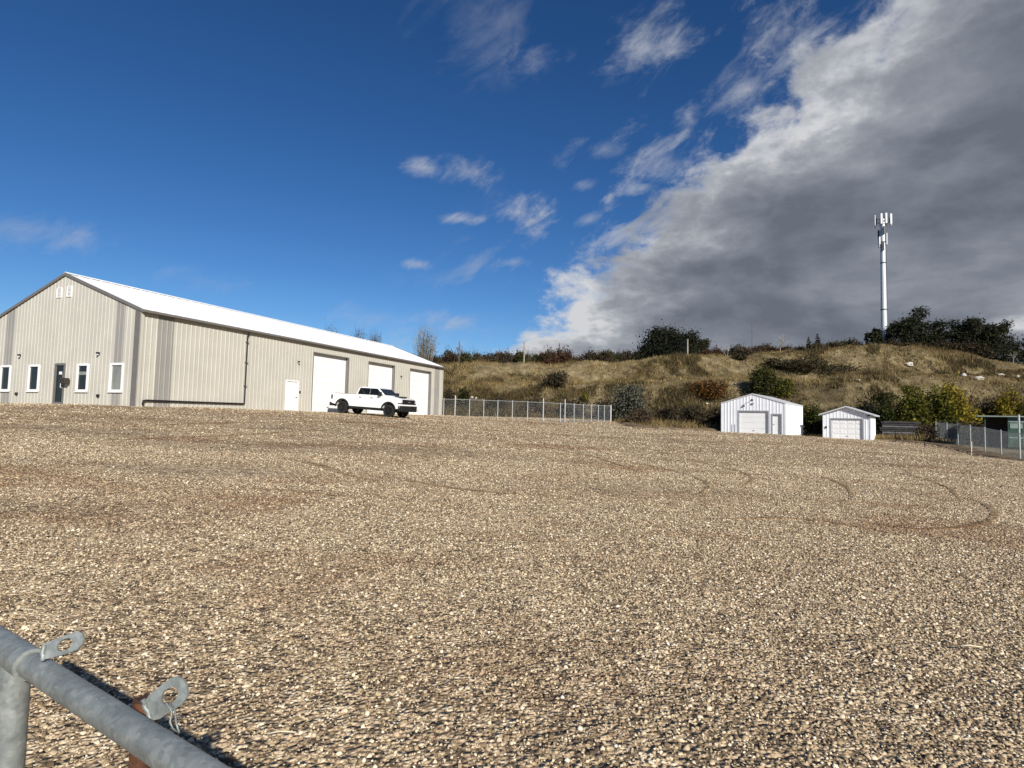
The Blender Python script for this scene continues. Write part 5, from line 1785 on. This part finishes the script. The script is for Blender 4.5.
# ------------------------------------------------------------------ steel gate in the near left corner
def gate():
    ZP = 1.17
    def onz(px, py, z):
        d = raydir(px, py); t = (z-EYE)/d.z
        return Vector((d.x*t, d.y*t, z))
    a = onz(50.8, 677.6, ZP); b = onz(126.9, 727, ZP)
    u = (b-a).normalized()
    R = .0222
    root = empty('tube_gate', (a.x, a.y, hz1(a.x, a.y)))
    tag(root, 'galvanised steel pipe gate with two flat holed tabs across the near left corner', 'gate')
    o3 = Vector(root.location)
    q = MB()
    # socket joint where the upright meets the top rail
    j = a - u*.105
    L_ = lambda p: p - o3
    q.tube([L_(j + u*0.0), L_(b + u*1.4)], R, 28)
    q.build('top_rail', M['galv'], root, smooth=True, auto=50)
    q = MB(); q.tube([L_(j - u*1.2), L_(j + u*.012)], R*1.22, 28)
    q.build('left_rail', M['galv'], root, smooth=True, auto=50)
    q = MB()
    pts = []
    q.tube([L_(j + u*.010), L_(j + u*.014)], R*1.27, 28)
    q.build('weld_ring', M['galv'], root, smooth=True, auto=50)
    # upright under the joint
    q = MB(); k = j - u*.060
    q.tube([L_(Vector((k.x, k.y, ZP-.01))), L_(Vector((k.x, k.y, .02+o3.z)))], R*1.15, 28)
    q.build('upright', M['galv'], root, smooth=True, auto=50)
    # rusty stub post behind the rail
    c = onz(140, 722, ZP-.05)
    n = Vector((-u.y, u.x, 0))
    c = onz(137, 716, ZP-.035) + n*.012
    q = MB(); q.tube([L_(Vector((c.x, c.y, ZP-.012))), L_(Vector((c.x, c.y, 0.0+o3.z-.2)))], .019, 18)
    q.build('rusty_post', M['rust'], root, smooth=True, auto=50)
    # flat tabs with an oblong hole, welded to the rail and pointing away over the yard
    def tab(P0, d, nrm, l, w0, w1, hole_c, hole_r, nm):
        d = d.normalized(); s = nrm.cross(d).normalized()
        # outline (along d, across s)
        out = [(0, -w0/2), (l*.80, -w1/2)]
        for a_ in np.linspace(-75, 75, 7):
            out.append((l*.80 + math.cos(math.radians(a_))*l*.20, math.sin(math.radians(a_))*w1/2))
        out += [(l*.80, w1/2), (0, w0/2)]
        hl = []
        for a_ in np.linspace(0, 360, 17)[:-1]:
            r_ = math.radians(a_)
            hl.append((hole_c + math.cos(r_)*hole_r[0], math.sin(r_)*hole_r[1]))
        th = .004
        # ring faces between hole and outline by angle
        import bisect
        bm = bmesh.new()
        def P(p, z): return L_(P0 + d*p[0] + s*p[1] + nrm*z)
        outr = []
        for hp in hl:
            dx, dy = hp[0]-hole_c, hp[1]
            # shoot ray to the outline
            best = None
            for i in range(len(out)):
                A = out[i]; B = out[(i+1) % len(out)]
                ex, ey = B[0]-A[0], B[1]-A[1]
                den = dx*ey - dy*ex
                if abs(den) < 1e-12: continue
                t = ((A[0]-hole_c)*ey - A[1]*ex)/den
                v = ((A[0]-hole_c)*dy - A[1]*dx)/den
                if t > 0 and -1e-9 <= v <= 1+1e-9:
                    if best is None or t < best: best = t
            outr.append((hole_c+dx*best, dy*best))
        n_ = len(hl)
        vi = [[bm.verts.new(P(p, z)) for p in ring] for z in (-th/2, th/2) for ring in (hl, outr)]
        for k_ in range(n_):
            k2 = (k_+1) % n_
            bm.faces.new((vi[0][k_], vi[1][k_], vi[1][k2], vi[0][k2]))
            bm.faces.new((vi[2][k_], vi[2][k2], vi[3][k2], vi[3][k_]))
            bm.faces.new((vi[0][k_], vi[0][k2], vi[2][k2], vi[2][k_]))
            bm.faces.new((vi[1][k_], vi[3][k_], vi[3][k2], vi[1][k2]))
        bmesh.ops.recalc_face_normals(bm, faces=bm.faces)
        me = bpy.data.meshes.new(nm); bm.to_mesh(me); bm.free(); me.materials.append(M['galv'])
        o = bpy.data.objects.new(nm, me); COL.objects.link(o); o.parent = root
        return o
    up = Vector((0, 0, 1))
    tz = ZP+.012
    # first tab: base on the rail near px 45,640 tip near 82,638
    tz = ZP+.012
    def plate(pa, pb, Y, l_extra, w0, w1, hc, hr, tilt):
        A_, B_ = at(*pa, Y), at(*pb, Y)
        ray = (at((pa[0]+pb[0])/2, (pa[1]+pb[1])/2, Y) - Vector((0, 0, EYE))).normalized()
        d_ = (B_-A_); l = d_.length
        nr = (-ray + tilt*up).normalized(); nr = (nr - d_.normalized()*nr.dot(d_.normalized())).normalized()
        tb = tab(A_, d_, nr, l, w0, w1, l*hc, hr, 'hinge_tab')
        sd = nr.cross(d_.normalized())
        rr = random.Random(int(pa[0]))
        q = MB(); q.tube([L_(A_ + d_*.07 + sd*w0*(k/8-.5) + nr*.003 + Vector((rr.uniform(-1, 1), rr.uniform(-1, 1), rr.uniform(-1, 1)))*.0012) for k in range(9)], [.003+.0012*rr.random() for k in range(9)], 8)
        q.build('weld_bead', M['galv'], tb, smooth=True)
    plate((42, 652.5), (84.5, 638.5), 1.075, 0, .030, .034, .55, (.0150, .0105), .25)
    plate((146, 713), (186.5, 684), .955, 0, .040, .046, .60, (.0155, .0115), .2)
    # wire loop through the second tab
    h1 = onz(166, 703, tz+.005); e1 = onz(173, 729, tz-.03)
    m1 = onz(172, 712, tz-.01)
    q = MB()
    q.tube([L_(h1), L_(m1), L_(onz(170, 722, tz-.02)), L_(e1), L_(onz(179, 732, tz-.02)), L_(onz(176, 722, tz-.01)), L_(onz(175, 710, tz)), L_(onz(169, 702, tz+.008))], .0016, 6)
    q.build('wire_loop', M['galv'], root, smooth=True)
    # lower rail and brace of the same gate, below the picture but casting their shadows
    q = MB(); q.tube([L_(Vector((k.x, k.y, .35+o3.z))), L_(Vector((k.x, k.y, .35+o3.z)) + u*1.5)], R*.8, 16); q.build('lower_rail', M['galv'], root, smooth=True, auto=50)
    q = MB(); q.tube([L_(Vector((k.x, k.y, ZP-.35)) - u*.02), L_(Vector((k.x, k.y, .40+o3.z)) + u*.9)], R*.6, 12); q.build('brace', M['galv'], root, smooth=True, auto=50)
gate()

# ------------------------------------------------------------------ bits of straw on the gravel
def straw(px, py, l_, ang, label, r=.003):
    p = ground_hit(px, py, y0=1.5); 
    q = MB(); q.tube([(-l_/2, 0, .0), (-l_*.1, .006, .008), (l_/2, 0, .004)], [r, r, r*.6], 6)
    o = q.build('straw', M['straw'], None, smooth=True); o.location = (p.x, p.y, hz1(p.x, p.y)+.045); o.rotation_euler = (0, 0, ang)
    tag(o, label, 'straw')
straw(972, 656, .15, -.15, 'pale stick lying on the gravel at the right', .006)
straw(281, 747, .14, .1, 'bleached straw lying on the gravel near the bottom edge right of the gate', .004)
